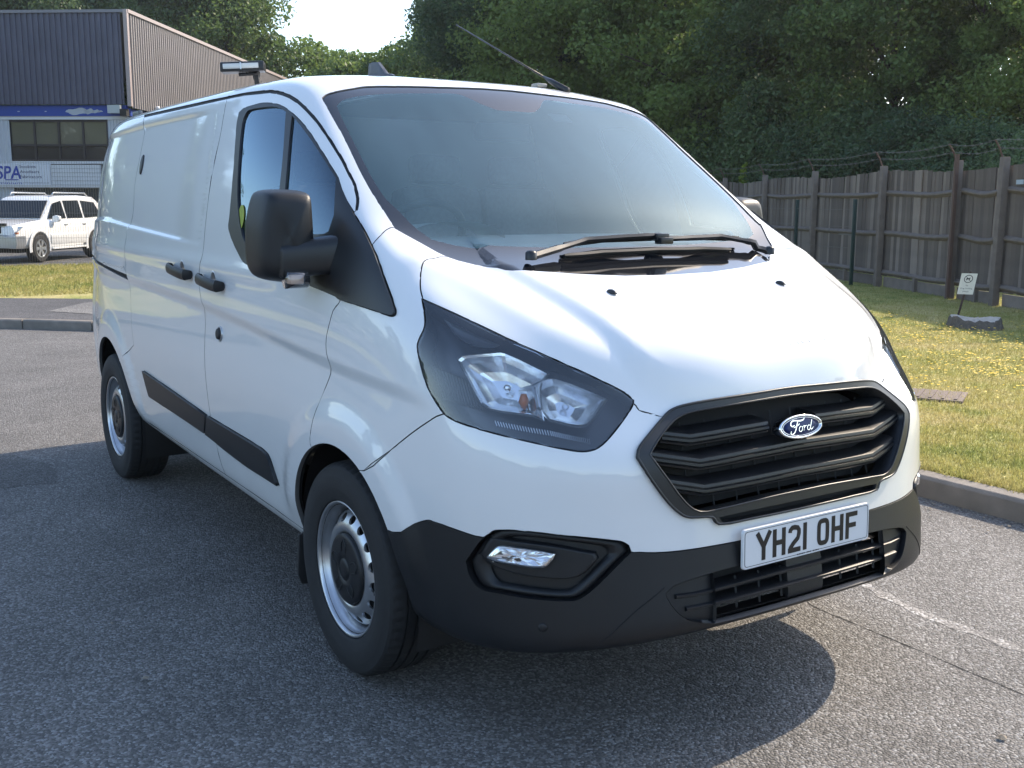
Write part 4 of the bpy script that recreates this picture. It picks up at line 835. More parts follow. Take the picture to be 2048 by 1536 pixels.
# ---------------------------------------------------------------- van details
def S1(u, v, off=0.): return on_surf(u, v, off)[0]
def uvpoly(name, pts, offs_scale, mat, parent, nseg=3, smooth=False, mirror=1, fill=True):
    """rings of a (u,v) outline shrunk towards its centre and sunk below the surface"""
    p = spl([(abs(a), b) for a, b in pts], nseg); c = p.mean(0); V = []; n = len(p)
    for sc, off in offs_scale:
        q = c+(p-c)*sc; P, N = FSN(q[:, 0], q[:, 1], off); V.append(P)
    V = np.concatenate(V)*np.array([1, mirror, 1.]); F = []
    for i in range(len(offs_scale)-1):
        for j in range(n): F.append((i*n+j, i*n+(j+1) % n, (i+1)*n+(j+1) % n, (i+1)*n+j))
    if fill: F.append(tuple((len(offs_scale)-1)*n+j for j in range(n)))
    if mirror < 0: F = [f[::-1] for f in F]
    o = mesh(name, V, F, mat, parent, smooth); return o
def sweep(mb, path, prof, mi=0):
    """path of (point, outward normal); prof in (outward, up-ish across) coordinates"""
    R = []
    for i, (p, n) in enumerate(path):
        t = (path[min(i+1, len(path)-1)][0]-path[max(i-1, 0)][0]).normalized(); up = n.cross(t).normalized()
        if up.z < 0: up = -up
        R.append([p+n*a+up*b for a, b in prof])
    mb.rings(R, True, True, mi)
def fpath(yz, off=0., n=6):
    out = []
    for i in range(len(yz)-1):
        for k in range(n if i < len(yz)-2 else n+1):
            t = k/n; y = yz[i][0]*(1-t)+yz[i+1][0]*t; z = yz[i][1]*(1-t)+yz[i+1][1]*t
            u, v = ffind(abs(y), z, max(.05, abs(y)*3.5), 4.8); p, nn = on_surf(u, v, off)
            nn = Vector((nn.x, nn.y*.5, 0)).normalized()
            if y < 0: p.y = -p.y; nn.y = -nn.y
            out.append((p, nn))
    return out
# --- grille
grille = panel('grille', ['grille_frame'], M['trim'], van, off=.010, gap=.001, depth=.06)
panel('grille_slot', ['grille_low'], M['dark'], grille, off=-.03, gap=0, depth=-.03)
panel('grille_backing', ['grille_in'], M['dark'], grille, off=-.085, gap=0, depth=.002)
BAR = [(-.075, .022), (-.020, .020), (-.006, .014), (-.004, .006), (-.008, .0045), (-.008, .0025), (0, .001), (.001, -.006), (-.005, -.0085), (-.007, -.0105), (-.004, -.0125), (-.006, -.017), (-.02, -.020), (-.075, -.014)]
def bar(yz):
    m = MB(); sweep(m, fpath(yz, -.010), BAR); m.build('slat', M['trim'], grille, auto=.5)
for s_ in (1, -1):
    bar([(s_*.46, .882), (s_*.376, .867), (s_*.20, .8735), (s_*.098, .876)])
bar([(.517, .834), (.359, .800), (.196, .806), (0, .811), (-.196, .806), (-.359, .800), (-.517, .834)])
bar([(.475, .758), (.350, .729), (.2, .732), (0, .736), (-.2, .732), (-.350, .729), (-.475, .758)])
for k in range(-5, 6):                                   # thin upright webs behind the slats
    y = k*.085+.02; m = MB()
    u0, v0 = ffind(abs(y), .67, .5, 4.); u1, v1 = ffind(abs(y), .925, .5, 5.4)
    a = S1(u0, v0, -.07); b = S1(u1, v1, -.07)
    for q in (a, b): q.y = math.copysign(abs(q.y), y)
    m.tube([a, b], .003, 4); m.build('web', M['rubber'], grille)
for key, off_, rad_ in (('grille_in', .009, .0032), ('grille_frame', .008, .004)):
    q = POLY[key]; q = q[q[:, 0] > 1e-4] if False else q
    P_, N_q = FSN(q[:, 0], q[:, 1], off_); ctr = q.mean(0)
    i0 = [i for i in range(len(q)) if q[i, 0] < 1e-6]; keep = [i for i in range(len(q))]
    m = MB(); h1 = [Vector(p) for p, w in zip(P_, q)]
    # start the run at the centre line so that both halves meet there
    st = max(i0); order = [(st+k) % len(q) for k in range(len(q))]; run = [h1[i] for i in order if q[i, 0] > 1e-6]
    run = [Vector((run[0].x, 0, run[0].z))]+run+[Vector((run[-1].x, 0, run[-1].z))]
    full = run+[Vector((p.x, -p.y, p.z)) for p in run[-2:0:-1]]; full.append(full[0])
    m.tube(full, rad_, 8, cap=False); m.build('frame_bead', M['trim'], grille, smooth=True)
# --- oval badge
bp, bn = on_surf(0, ffind(0, .863, 0, 5.2)[1], .006); bn = Vector((bn.x, 0, bn.z*.6)).normalized()
bx = Vector((0, -1, 0)); by = bn.cross(bx)*-1
if by.z < 0: by = -by
def bpt(x, y, h): return bp+bx*x+by*y+bn*h
def ell(a, b, h, n=56): return [bpt(a*math.cos(2*math.pi*k/n), b*math.sin(2*math.pi*k/n), h) for k in range(n)]
A_, B_ = .0875, .0335*1.02
m = MB(); m.rings([ell(A_*.98, B_*.97, -.02), ell(A_, B_, .004), ell(A_*.985, B_*.965, .010), ell(A_*.94, B_*.86, .011), ell(A_*.915, B_*.81, .007)], True, False)
badge = m.build('badge', M['chrome'], van, smooth=True)
m = MB(); m.rings([ell(A_*.92, B_*.82, .007), ell(A_*.6, B_*.5, .0095), ell(A_*.02, B_*.02, .0105)], True, True); m.build('badge_field', simple('badge_blue', (.004, .016, .085), .28, spec=.3), badge, smooth=True)
m = MB(); m.rings([ell(A_*.875, B_*.755, .0082), ell(A_*.872, B_*.75, .0092), ell(A_*.85, B_*.715, .0094), ell(A_*.845, B_*.71, .0084)], True, False); m.build('badge_line', M['chrome'], badge, smooth=True)
def script(strokes, sx, sy, ox, oy):
    m = MB()
    for pts, w in strokes:
        p = spl([(a, b) for a, b in pts], 5, False, 75) if len(pts) > 2 else np.array(pts, float)
        m2 = p; n = len(m2); R = []
        ww = .72*np.interp(np.linspace(0, 1, n), np.linspace(0, 1, len(w)), w)
        Pw = [bpt((a-ox)*sx, (b-oy)*sy, .0098) for a, b in m2]
        for i in range(n):
            t = (Pw[min(i+1, n-1)]-Pw[max(i-1, 0)]).normalized(); s = bn.cross(t).normalized()*ww[i]
            R.append([Pw[i]+s-bn*.003, Pw[i]+s+bn*.0009, Pw[i]-s+bn*.0009, Pw[i]-s-bn*.003])
        m.rings(R, True, True)
    return m
ST = [([(1.9, 2.5), (1.25, 2.35), (.95, 2.75), (1.1, 3.3), (1.7, 3.65), (2.6, 3.55), (3.4, 3.45), (4.1, 3.6), (4.45, 4.0)], [.0012, .0022, .0026, .0022, .002, .0022, .0026, .0022, .0008]),
      ([(2.75, 3.5), (2.45, 2.6), (2.15, 1.7), (1.75, .9), (1.15, .45), (.75, .7), (.95, 1.25)], [.0018, .0022, .002, .0018, .0016, .0014, .001]),
      ([(1.55, 2.0), (2.2, 2.2), (2.95, 2.6), (3.0, 2.85)], [.0008, .0012, .0013, .0016]),
      ([(3.35, 2.15), (2.95, 1.75), (2.85, 1.1), (3.2, .85), (3.6, 1.25), (3.7, 1.9), (3.35, 2.15), (3.7, 1.95), (4.15, 2.2)], [.0012, .0013, .0012, .0012, .0012, .0012, .001, .0008, .0008]),
      ([(4.2, 2.2), (4.1, 1.5), (3.95, .95), (4.15, 1.6), (4.45, 2.05), (4.75, 2.1)], [.0014, .0014, .0012, .001, .0012, .001]),
      ([(5.6, 2.0), (5.2, 2.1), (4.9, 1.6), (4.95, 1.05), (5.3, 1.0), (5.6, 1.5)], [.001, .0013, .0013, .0012, .0012, .001]),
      ([(6.15, 3.35), (5.9, 2.4), (5.65, 1.5), (5.75, 1.0), (6.1, 1.2), (6.4, 1.6)], [.0015, .0015, .0014, .0013, .001, .0006])]
script(ST, .0168, .0118, 3.55, 2.05).build('badge_lettering', M['chrome'], badge, auto=.6)
# --- number plate: 520 x 111 mm
a, b, c, d = [S1(u, v, .022) for u, v in AUX['plate']]
zc = (a.z+b.z+c.z+d.z)/4; pc = Vector((-.0155-.016, .005, .5622)); pn = Vector((-1, 0, .035)).normalized(); pu = Vector((.035, 0, 1)).normalized(); pr = Vector((0, -1, 0))
def ppt(x, y, h): return pc+pr*x+pu*y+pn*h
def rrect(w, h, r, n=5):
    out = []
    for cx, cy, a0 in ((w/2-r, h/2-r, 0), (-w/2+r, h/2-r, 90), (-w/2+r, -h/2+r, 180), (w/2-r, -h/2+r, 270)):
        for k in range(n+1): t = math.radians(a0+90*k/n); out.append((cx+r*math.cos(t), cy+r*math.sin(t)))
    return out
pw = rrect(.52, .111, .011)
m = MB(); m.rings([[ppt(x*1.004, y*1.01, -.004) for x, y in pw], [ppt(x, y, .0015) for x, y in pw], [ppt(x*.996, y*.985, .003) for x, y in pw]])
plate = m.build('number_plate', simple('plate_white', (.66, .67, .68), .25, coat=.5), van, auto=.5)
m = MB(); i1 = rrect(.508, .099, .009); i2 = rrect(.505, .096, .008)
m.rings([[ppt(x, y, .0034) for x, y in i1], [ppt(x, y, .0037) for x, y in i1], [ppt(x, y, .0037) for x, y in i2], [ppt(x, y, .0034) for x, y in i2]], True, False)
m.build('border_line', M['rubber'], plate)
def stroke_text(m, text, put, h=.079, w=.050, s=.014, gap=.011):
    G = {'Y': [[(0, h), (w/2, h*.48)], [(w, h), (w/2, h*.48)], [(w/2, h*.5), (w/2, 0)]],
         'H': [[(s/2, 0), (s/2, h)], [(w-s/2, 0), (w-s/2, h)], [(s/2, h*.5), (w-s/2, h*.5)]],
         '1': [[(s/2, 0), (s/2, h)]], 'F': [[(s/2, 0), (s/2, h)], [(0, h-s/2), (w, h-s/2)], [(s/2, h*.5), (w*.88, h*.5)]],
         'O': [[(w-s/2-.012*(1-math.cos(t)) if False else w/2+(w/2-s/2)*math.copysign(abs(math.cos(t))**.55, math.cos(t)), h/2+(h/2-s/2)*math.copysign(abs(math.sin(t))**.45, math.sin(t))) for t in [2*math.pi*k/28 for k in range(29)]]],
         '2': [[(s/2, h*.74), (s/2+.001, h*.83), (w*.32, h-s/2), (w*.5, h-s/2), (w*.75, h-s*.7), (w-s/2, h*.78), (w-s/2, h*.66), (w*.78, h*.5), (w*.4, h*.32), (s/2+.002, h*.18), (s/2, s/2)], [(0, s/2), (w, s/2)]]}
    adv = [(.033 if ch == ' ' else (s if ch == '1' else w)+gap) for ch in text]; tot = sum(adv)-gap; x = -tot/2; k = 0
    for ch, ad in zip(text, adv):
        if ch != ' ':
            for pl in G[ch]:
                R = []; n = len(pl); k += 1; closed = math.dist(pl[0], pl[-1]) < 1e-6
                for i in range(n):
                    p0 = pl[i-1] if i else (pl[-2] if closed else pl[0]); p1 = pl[i+1] if i < n-1 else (pl[1] if closed else pl[-1])
                    tx, ty = p1[0]-p0[0], p1[1]-p0[1]; L = math.hypot(tx, ty); nx, ny = -ty/L*s/2, tx/L*s/2
                    px, py = pl[i][0]+x, pl[i][1]-h/2; e = .00003*k
                    R.append([put(px+nx, py+ny, .003), put(px+nx, py+ny, .0042+e), put(px-nx, py-ny, .0042+e), put(px-nx, py-ny, .003)])
                m.rings(R)
        x += ad
    return m
M['pblack'] = simple('plate_black', (.008, .008, .009), .35)
px_ = -(.05*6+.014+.011*6+.033)/2
for ch in 'YH21 OHF':
    w_c = .033-.011 if ch == ' ' else (.014 if ch == '1' else .05)
    if ch != ' ':
        cx_ = px_+w_c/2; stroke_text(MB(), ch, lambda x, y, h: ppt(x+cx_, y, h)).build('plate_letter', M['pblack'], plate)
    px_ += w_c+.011
m = MB()
for k in range(14):
    if k in (5, 9): continue
    m.box(ppt(-.045+k*.0065, -.0485, .0038), (.0006, .0038, .0035))
m.build('dealer_line', M['rubber'], plate)
# --- lower grille
lg = names.index('low_grille'); ly = np.abs(VX[CF].mean(1)[:, 1])
lowg = panel('lower_grille', ['low_grille'], M['dark'], van, off=-.07, gap=0, depth=.001, only=ly <= .35)
for s_ in (1, -1): panel('grille_end', ['low_grille'], M['plastic'], lowg, s_, off=-.014, gap=.0, depth=-.016, only=ly > .35)
panel('centre_block', ['low_grille'], M['plastic'], lowg, off=-.018, gap=.0, depth=.05, only=ly < .072)
for key in ('slat1', 'slat2'):
    pts = [S1(u, v) for u, v in AUX[key]]; yz = [(p.y, p.z) for p in pts]+[(0, pts[-1].z)]; yz += [(-y, z) for y, z in yz[-2::-1]]
    m = MB(); sweep(m, fpath(yz, -.006, 4), [(-.06, .005), (-.004, .007), (.001, .004), (.001, -.002), (-.006, -.006), (-.06, -.005)]); m.build('slat', M['plastic'], lowg, auto=.6)
for k in range(-4, 5):
    y = k*.085
    if abs(y) < .08: continue
    u0, v0 = ffind(abs(y), .385, .5, 1.6); u1, v1 = ffind(abs(y), .485, .5, 2.6); a = S1(u0, v0, -.03); b = S1(u1, v1, -.03)
    for q in (a, b): q.y = math.copysign(abs(q.y), y)
    MB().tube([a, b], .004, 4).build('web', M['plastic'], lowg)
# --- headlights and fog lights
ridged, t_, b_ = nmat('ribbed_lamp_trim'); b_.inputs['Base Color'].default_value = (.045, .047, .045, 1); b_.inputs['Roughness'].default_value = .22
tc_ = mk(t_, 'ShaderNodeTexCoord'); wv = mk(t_, 'ShaderNodeTexWave', bands_direction='Y', i_Scale=75.0); t_.links.new(tc_.outputs['Object'], wv.inputs[0])
bm_ = mk(t_, 'ShaderNodeBump', i_Strength=.9, i_Distance=.004); t_.links.new(wv.outputs['Fac'], bm_.inputs['Height']); t_.links.new(bm_.outputs['Normal'], b_.inputs['Normal'])
M['ridged'] = ridged
def shrink(pts, k):
    c = np.mean(np.array(pts), 0); return [tuple(c+(np.array(p)-c)*k) for p in pts]
for s_ in (1, -1):
    hl = panel('headlight', ['lamp'], M['lamp_black'], van, s_, off=-.075, gap=0, depth=-.070)
    panel('headlight_lens', ['lamp'], M['lens'], hl, s_, off=-.001, gap=.003, depth=.010)
    uvpoly('lamp_trim', AUX['lamptrim'], [(1, -.030), (.9, -.034)], M['ridged'], hl, 3, True, s_)
    uvpoly('lamp_eyelid', AUX['lampeye'], [(1, -.022), (.9, -.030)], M['greyplast'], hl, 3, True, s_)
    uvpoly('reflector', shrink(AUX['lampA'], 1.07), [(1.03, -.030), (1.05, -.018), (1.0, -.014), (.94, -.018), (.86, -.040), (.62, -.058), (.34, -.068)], M['mirror_bowl'], hl, 3, False, s_)
    uvpoly('reflector', shrink(AUX['lampB'], 1.05), [(1.05, -.030), (1.07, -.018), (1.0, -.014), (.93, -.018), (.84, -.038), (.6, -.056), (.3, -.066)], M['mirror_bowl'], hl, 3, False, s_)
    for key, rr, mt in (('lampA', .021, M['chrome']), ('lampB', .016, M['lens'])):
        c_ = np.mean(np.array(AUX[key]), 0); p, n = on_surf(c_[0], c_[1], -.045); q = p+Vector((-.6, .25, 0)).normalized()*.018
        for v_ in (p, q): v_.y *= s_
        MB().tube([p, p+(q-p)*.5, q], [rr*.55, rr*.6, rr*.35], 10).build('bulb', mt, hl, smooth=True)
    p, n = on_surf(3.22, 6.02, -.042); p.y *= s_
    MB().tube([p+Vector((0, 0, .022)), p, p-Vector((.004, 0, .02))], [.008, .015, .004], 8).build('indicator_bulb', M['amber'], hl, smooth=True)
    m = MB(); P0 = AUX['drl']
    for k in range(40):
        t = k/40
        def L3(i0, i1, i2, t):
            q = np.array([P0[i0], P0[i1], P0[i2]]); return [np.interp(t, [0, .5, 1], q[:, 0]), np.interp(t, [0, .5, 1], q[:, 1])]
        u0, v0 = L3(0, 2, 3, t); u1, v1 = L3(5, 5, 4, t); a = S1(u0, v0, -.022); b = S1(u0*.5+u1*.5+(u0-u1)*.5, v0-.10, -.022)
        a.y *= s_; b.y *= s_; m.tube([a, b], .0016, 4)
    m.build('running_light_strip', M['silver'], hl)
    fg = panel('fog_light', ['fog', 'fog_lens'], M['plastic'], van, s_, off=-.032, gap=0, depth=-.034)
    FP = UV['fog_lens']; FO = UV['fog']
    uvpoly('fog_bezel', shrink(FO, .97), [(1.0, -.016), (.93, -.010), (.84, -.014), (.78, -.026)], M['plastic'], fg, 3, True, s_, fill=False)
    uvpoly('fog_pod', [(3.95, 2.78), (4.12, 2.95), (3.98, 3.28), (3.3, 3.29), (2.75, 3.2), (2.72, 3.1), (2.95, 2.8), (3.3, 2.72)], [(1.04, -.030), (1.0, -.014), (.95, -.008), (.9, -.008)], M['plastic'], fg, 3, True, s_)
    fr_ = uvpoly('fog_reflector', FP, [(1.03, -.006), (1.0, -.004), (.95, -.0065), (.78, -.011), (.5, -.014), (.2, -.015)], M['mirror_bowl'], fg, 4, False, s_)
    rj = random.Random(5)
    for vv in fr_.data.vertices:
        if vv.index >= 80: vv.co += Vector((rj.uniform(-.006, .004), rj.uniform(-.004, .004), rj.uniform(-.003, .003)))
    uvpoly('fog_lens', FP, [(1.01, -.006), (.97, .001), (.6, .003)], M['lens'], fg, 3, True, s_)
# --- bumper sensor
u, v = AUX['sens'][0]; p, n = on_surf(u, v, .003); MB().lathe([(.012, -.004), (.012, .003), (.009, .0042), (.0005, .0044)], p, n, 16).build('parking_sensor', M['plastic'], lowb, smooth=True)
m = MB(); pp = [S1(a, b, .0035) for a, b in spl(AUX['seam'], 5, False)]; m.tube(pp, .0016, 5); m.build('seam', M['dark'], lowb)
m = MB(); m.tube([Vector((p.x, -p.y, p.z)) for p in pp], .0016, 5); m.build('seam', M['dark'], lowb)
# --- wheels
def wheel(c, sd_, name='wheel'):
    w = empty(name, c, 0, van)
    ax = Vector((0, sd_, 0)); o = Vector((0, 0, 0)); NS = 180
    prof = [(.205, -.085), (.222, -.100), (.262, -.110), (.300, -.1085), (.324, -.102), (.336, -.090), (.3405, -.078), (.3418, -.062), (.3422, -.056), (.334, -.0545), (.334, -.049), (.3425, -.0475), (.343, -.022), (.3345, -.0205), (.3345, -.0145), (.343, -.013), (.343, .013), (.3345, .0145), (.3345, .0205), (.343, .022), (.3425, .0475), (.334, .049), (.334, .0545), (.3422, .056), (.3418, .062), (.3405, .078), (.336, .090), (.331, .0965), (.324, .102), (.3225, .1022), (.300, .1085), (.298, .1092), (.262, .110), (.258, .1092), (.232, .1045), (.228, .1030), (.222, .100), (.2195, .092), (.205, .085)]
    R = []
    for r, h in prof:
        ring = []
        for k in range(NS):
            a = 2*math.pi*k/NS; rr = r
            if k % 3 == 0 and .056 < abs(h) < .095 and r > .33: rr -= .0042
            if k % 3 == 1 and .02 < abs(h) < .05 and r > .34: rr -= .0022
            ring.append((rr*math.cos(a), h*sd_, rr*math.sin(a)))
        R.append(ring)
    m = MB(); m.rings(R, True, False); m.build('tyre', M['tyre'], w, auto=.45)
    # steel rim
    m = MB(); m.lathe([(.214, .080), (.2185, .091), (.2185, .0965), (.2150, .098), (.2105, .0955), (.2075, .088), (.2055, .076), (.202, .070), (.197, .062), (.193, .045), (.189, .03), (.187, .0), (.187, -.06)], o, ax, 72)
    rim = m.build('rim', M['silver'], w, smooth=True)
    pr_ = [(.112, .076), (.120, .086), (.130, .0885), (.140, .0868), (.150, .083), (.160, .0765), (.172, .067), (.182, .056), (.186, .052)]
    pts = []; ed = []
    def loop(L):
        n0 = len(pts); pts.extend(L); ed.extend([(n0+i, n0+(i+1) % len(L)) for i in range(len(L))])
    loop([(.112*math.cos(t), .112*math.sin(t)) for t in np.linspace(0, 2*math.pi, 72, False)]); loop([(.1845*math.cos(t), .1845*math.sin(t)) for t in np.linspace(0, 2*math.pi, 72, False)])
    holes = []
    for k in range(16):
        a0 = 2*math.pi*k/16+.1; hp = []
        for t in np.linspace(0, 2*math.pi, 18, False):
            r = .1625+.0135*math.cos(t); aa = a0+.0165/.1625*math.sin(t); hp.append((r*math.cos(aa), r*math.sin(aa)))
        loop(hp); holes.append(np.array(hp))
    for r in (.12, .127, .134, .141, .148, .18): pts.extend([(r*math.cos(t), r*math.sin(t)) for t in np.linspace(0, 2*math.pi, 96, False)])
    v, e, f, *_ = delaunay_2d_cdt([Vector(p) for p in pts], ed, [], 0, 1e-6); v = np.array([tuple(q) for q in v]); f = np.array([t for t in f if len(t) == 3])
    cc = v[f].mean(1); rr = np.hypot(cc[:, 0], cc[:, 1]); ok = (rr > .112) & (rr < .1845)
    for h in holes: ok &= ~pip(cc, h)
    f = f[ok]; rv = np.hypot(v[:, 0], v[:, 1]); dp = np.interp(rv, [q[0] for q in pr_], [q[1] for q in pr_])
    V = np.stack([v[:, 0], dp*sd_, v[:, 1]], 1)
    E = np.concatenate([f[:, [0, 1]], f[:, [1, 2]], f[:, [2, 0]]]); Es = np.sort(E, 1); key = Es[:, 0]*10**6+Es[:, 1]; uq, inv, cnt = np.unique(key, return_inverse=True, return_counts=True); bd = E[cnt[inv] == 1]
    n0 = len(V); V = np.concatenate([V, V-np.array([0, .008*sd_, 0])]); Q = np.stack([bd[:, 1], bd[:, 0], bd[:, 0]+n0, bd[:, 1]+n0], 1)
    me = mesh('rim_disc', V, [tuple(t) for t in f]+[tuple(q) for q in Q], M['silver'], rim and w, True); me.data.set_sharp_from_angle(angle=.9)
    m = MB(); m.lathe([(.178, -.02), (.001, -.02)], o, ax, 40); m.build('brake_backing', M['dark'], w)
    m = MB(); m.lathe([(.114, .080), (.1145, .091), (.110, .0955), (.100, .0970), (.060, .0995), (.040, .1000), (.0385, .0975), (.034, .0975), (.0325, .1005), (.018, .1015), (.0005, .1020)], o, ax, 60)
    hub = m.build('hub_cap', M['plastic'], w, smooth=True)
    for k in range(5):
        a = 2*math.pi*k/5+.3; m = MB(); q = [Vector((r*math.cos(a+da), sd_*hh, r*math.sin(a+da))) for r, da, hh in ((.058, -.28, .0998), (.085, -.20, .0990), (.097, 0, .0980), (.085, .20, .0990), (.058, .28, .0998))]
        m.tube(q, .0022, 5); m.build('hub_cap_rib', M['plastic'], w, smooth=True)
    MB().tube([(.19*math.cos(3.3), sd_*.055, .19*math.sin(3.3)), (.186*math.cos(3.3), sd_*.085, .186*math.sin(3.3))], .0042, 8).build('tyre_valve', M['rubber'], w)
M['tyre'] = simple('tyre_rubber', (.013, .013, .014), .75, noise=.35, nscale=30, bump=.15, bscale=300)
for cx in (FW[0], RW[0]):
    for s_ in (1, -1): wheel((cx, s_*.868, .339), s_)
for c_, r_w in ((FW, .43), (RW, .46)):
    for s_ in (1, -1):
        m = MB(); R = []
        for k in range(25):
            a = math.radians(-20+220*k/24); R.append([(c_[0]+r_w*math.cos(a), s_*y, c_[1]+r_w*math.sin(a)) for y in (.93, .55)])
        m.rings(R, False, False); m.build('wheel_arch_liner', M['rubber'], van, smooth=True)
        MB().box((c_[0], s_*.56, c_[1]+.22), (.86, .01, .42)).build('wheel_arch_wall', M['dark'], van)
# mud flap behind each front wheel
for s_ in (1, -1):
    m = MB(); oy = [(.80, .36), (.955, .345), (.962, .20), (.95, .165), (.83, .15), (.80, .17)]
    m.rings([[(1.395, s_*y, z) for y, z in oy], [(1.41, s_*y, z) for y, z in oy]]); m.build('mud_flap', M['rubber'], van, bevel=.003)
m = MB(); m.box((2.6, 0, .40), (4.2, 1.40, .10)); m.box((2.45, 0, .40), (1.9, 1.76, .03)); m.box((.50, 0, .44), (.5, 1.2, .03)); m.build('underbody', M['dark'], van)
# --- handles, locks
for s_ in (1, -1):
    for key, par in (('handS', parts['slide', s_]), ('handF', parts['door', s_])):
        (u0, v0), (u1, v1) = AUX[key]
        a, na = on_surf(u0, v0); b, nb = on_surf(u1, v1); mid = (a+b)/2; L = (b-a); L.z = -abs(L.z)*.8 if key == 'handF' else L.z; Ln = L.length; ld = L.normalized(); n = na; up = n.cross(ld).normalized()
        if up.z < 0: up = -up
        fl = Vector((1, s_, 1))
        def Hm(q): return Vector((q.x, q.y*s_, q.z))
        m = MB(); R = []
        for t, o_, hh in ((-.5, .010, .016), (-.47, .026, .021), (-.36, .037, .022), (0, .042, .022), (.30, .040, .023), (.46, .034, .023), (.5, .012, .018)):
            ctr = mid+ld*Ln*t+n*o_; R.append([Hm(ctr+up*hh*math.cos(k*math.pi/5)*1.0+n*.010*math.sin(k*math.pi/5)) for k in range(10)])
        m.rings(R); m.build('door_handle', M['plastic'], par, auto=.7)
        c2 = mid-ld*.008; m = MB(); R = []                        # finger recess dish behind the grip
        for rr, o_ in ((.040, .0012), (.036, .0016), (.030, .0006)):
            R.append([Hm(c2+ld*rr*math.cos(k*2*math.pi/28)+up*rr*1.08*math.sin(k*2*math.pi/28)+n*o_) for k in range(28)])
        m.rings(R, True, True); m.build('handle_dish', M['paint'], par, smooth=True)
    p, n = on_surf(*AUX['lock'][0]); p.y *= s_; n.y *= s_
    lk = MB().lathe([(.030, -.004), (.030, .004), (.026, .006), (.0255, .004), (.0005, .0045)], p, n, 28).build('deadlock', M['silver'], parts['door', s_], smooth=True)
    MB().lathe([(.024, .003), (.020, .013), (.015, .014), (.0005, .014)], p, n, 20).build('lock_barrel', M['rubber'], parts['door', s_], smooth=True)
    p, n = on_surf(*AUX['slam'][0]); p.y *= s_; n.y *= s_; m = MB(); R = []
    for sc, h in ((1, -.002), (1, .005), (.8, .008)): up_ = (Vector((0, 0, 1))-n*n.z).normalized(); R.append([p+Vector((.020*sc*math.cos(k*math.pi/10), 0, 0))+up_*.048*sc*math.sin(k*math.pi/10)+n*h for k in range(20)])
    m.rings(R); m.build('slam_lock', M['trim'], parts['slide', s_], auto=.6)
# --- door mirrors
for s_ in (1, -1):
    # outline (y,z) of the shell seen from the front, clockwise from the inner top
    o2 = [(.990, 1.522), (1.050, 1.527), (1.104, 1.522), (1.124, 1.500), (1.140, 1.440), (1.146, 1.390), (1.146, 1.310), (1.136, 1.272), (1.112, 1.250), (1.060, 1.238), (1.015, 1.240), (.985, 1.262), (.974, 1.300), (.970, 1.380), (.972, 1.450), (.976, 1.505)]
    c = Vector((0, 1.058, 1.385)); m = MB(); R = []
    oo = []
    P = np.array(o2); k = len(P)
    for i in range(k):
        for t in (0, .34, .67):
            p0, p1, p2, p3 = P[i-1], P[i], P[(i+1) % k], P[(i+2) % k]
            oo.append(.5*((2*p1)+(-p0+p2)*t+(2*p0-5*p1+4*p2-p3)*t*t+(-p0+3*p1-3*p2+p3)*t**3))
    for x, sc in ((1.278, .90), (1.292, .955), (1.288, .99), (1.270, 1.0), (1.22, .995), (1.185, .97), (1.160, .925), (1.147, .86), (1.140, .70), (1.137, .35), (1.136, .02)):
        R.append([(x+.16*(y-1.058)*.55, s_*(c.y+(y-c.y)*sc), c.z+(z-c.z)*sc) for y, z in oo])
    m.rings(R, True, True); mir = m.build('door_mirror', M['plastic'], van, smooth=True)
    m = MB(); R = []
    for y, x, hz, hx in ((.915, 1.13, .062, .060), (.950, 1.145, .060, .055), (.985, 1.155, .058, .048), (1.02, 1.160, .056, .040), (1.085, 1.158, .050, .026), (1.10, 1.168, .040, .012)):
        zc_m = 1.325-.02*(y-.915)/.18; R.append([(x+hx*math.copysign(abs(math.cos(t))**.6, math.cos(t)), s_*y, zc_m+hz*math.copysign(abs(math.sin(t))**.6, math.sin(t))) for t in [2*math.pi*q/24 for q in range(24)]])
    m.rings(R); m.build('mirror_arm', M['trim'], mir, auto=.8)
    m = MB(); R = []
    for y, hx in ((1.012, .030), (1.016, .034), (1.05, .036), (1.075, .036), (1.082, .030)): R.append([(1.130+hx*math.cos(t), s_*y, 1.252+.030*math.sin(t)*(1 if math.sin(t) > 0 else .95)) for t in [2*math.pi*q/20 for q in range(20)]])
    m.rings(R); m.build('indicator', M['lens'], mir, smooth=True)
    m = MB(); m.box((1.135, s_*1.048, 1.252), (.040, .044, .030)); m.build('indicator_reflector', simple('pale_amber', (.62, .44, .33), .25), mir, bevel=.006)
    m = MB(); m.rings([[(1.279+.088*(y-1.058), s_*(c.y+(y-c.y)*.88), c.z+(z-c.z)*.88) for y, z in oo]], True, True); m.f = [m.f[0]]; m.build('mirror_glass', M['chrome'], mir)
    if s_ < 0: mir.location = (.07, .045, -.01)          # the far mirror is swung a little inwards
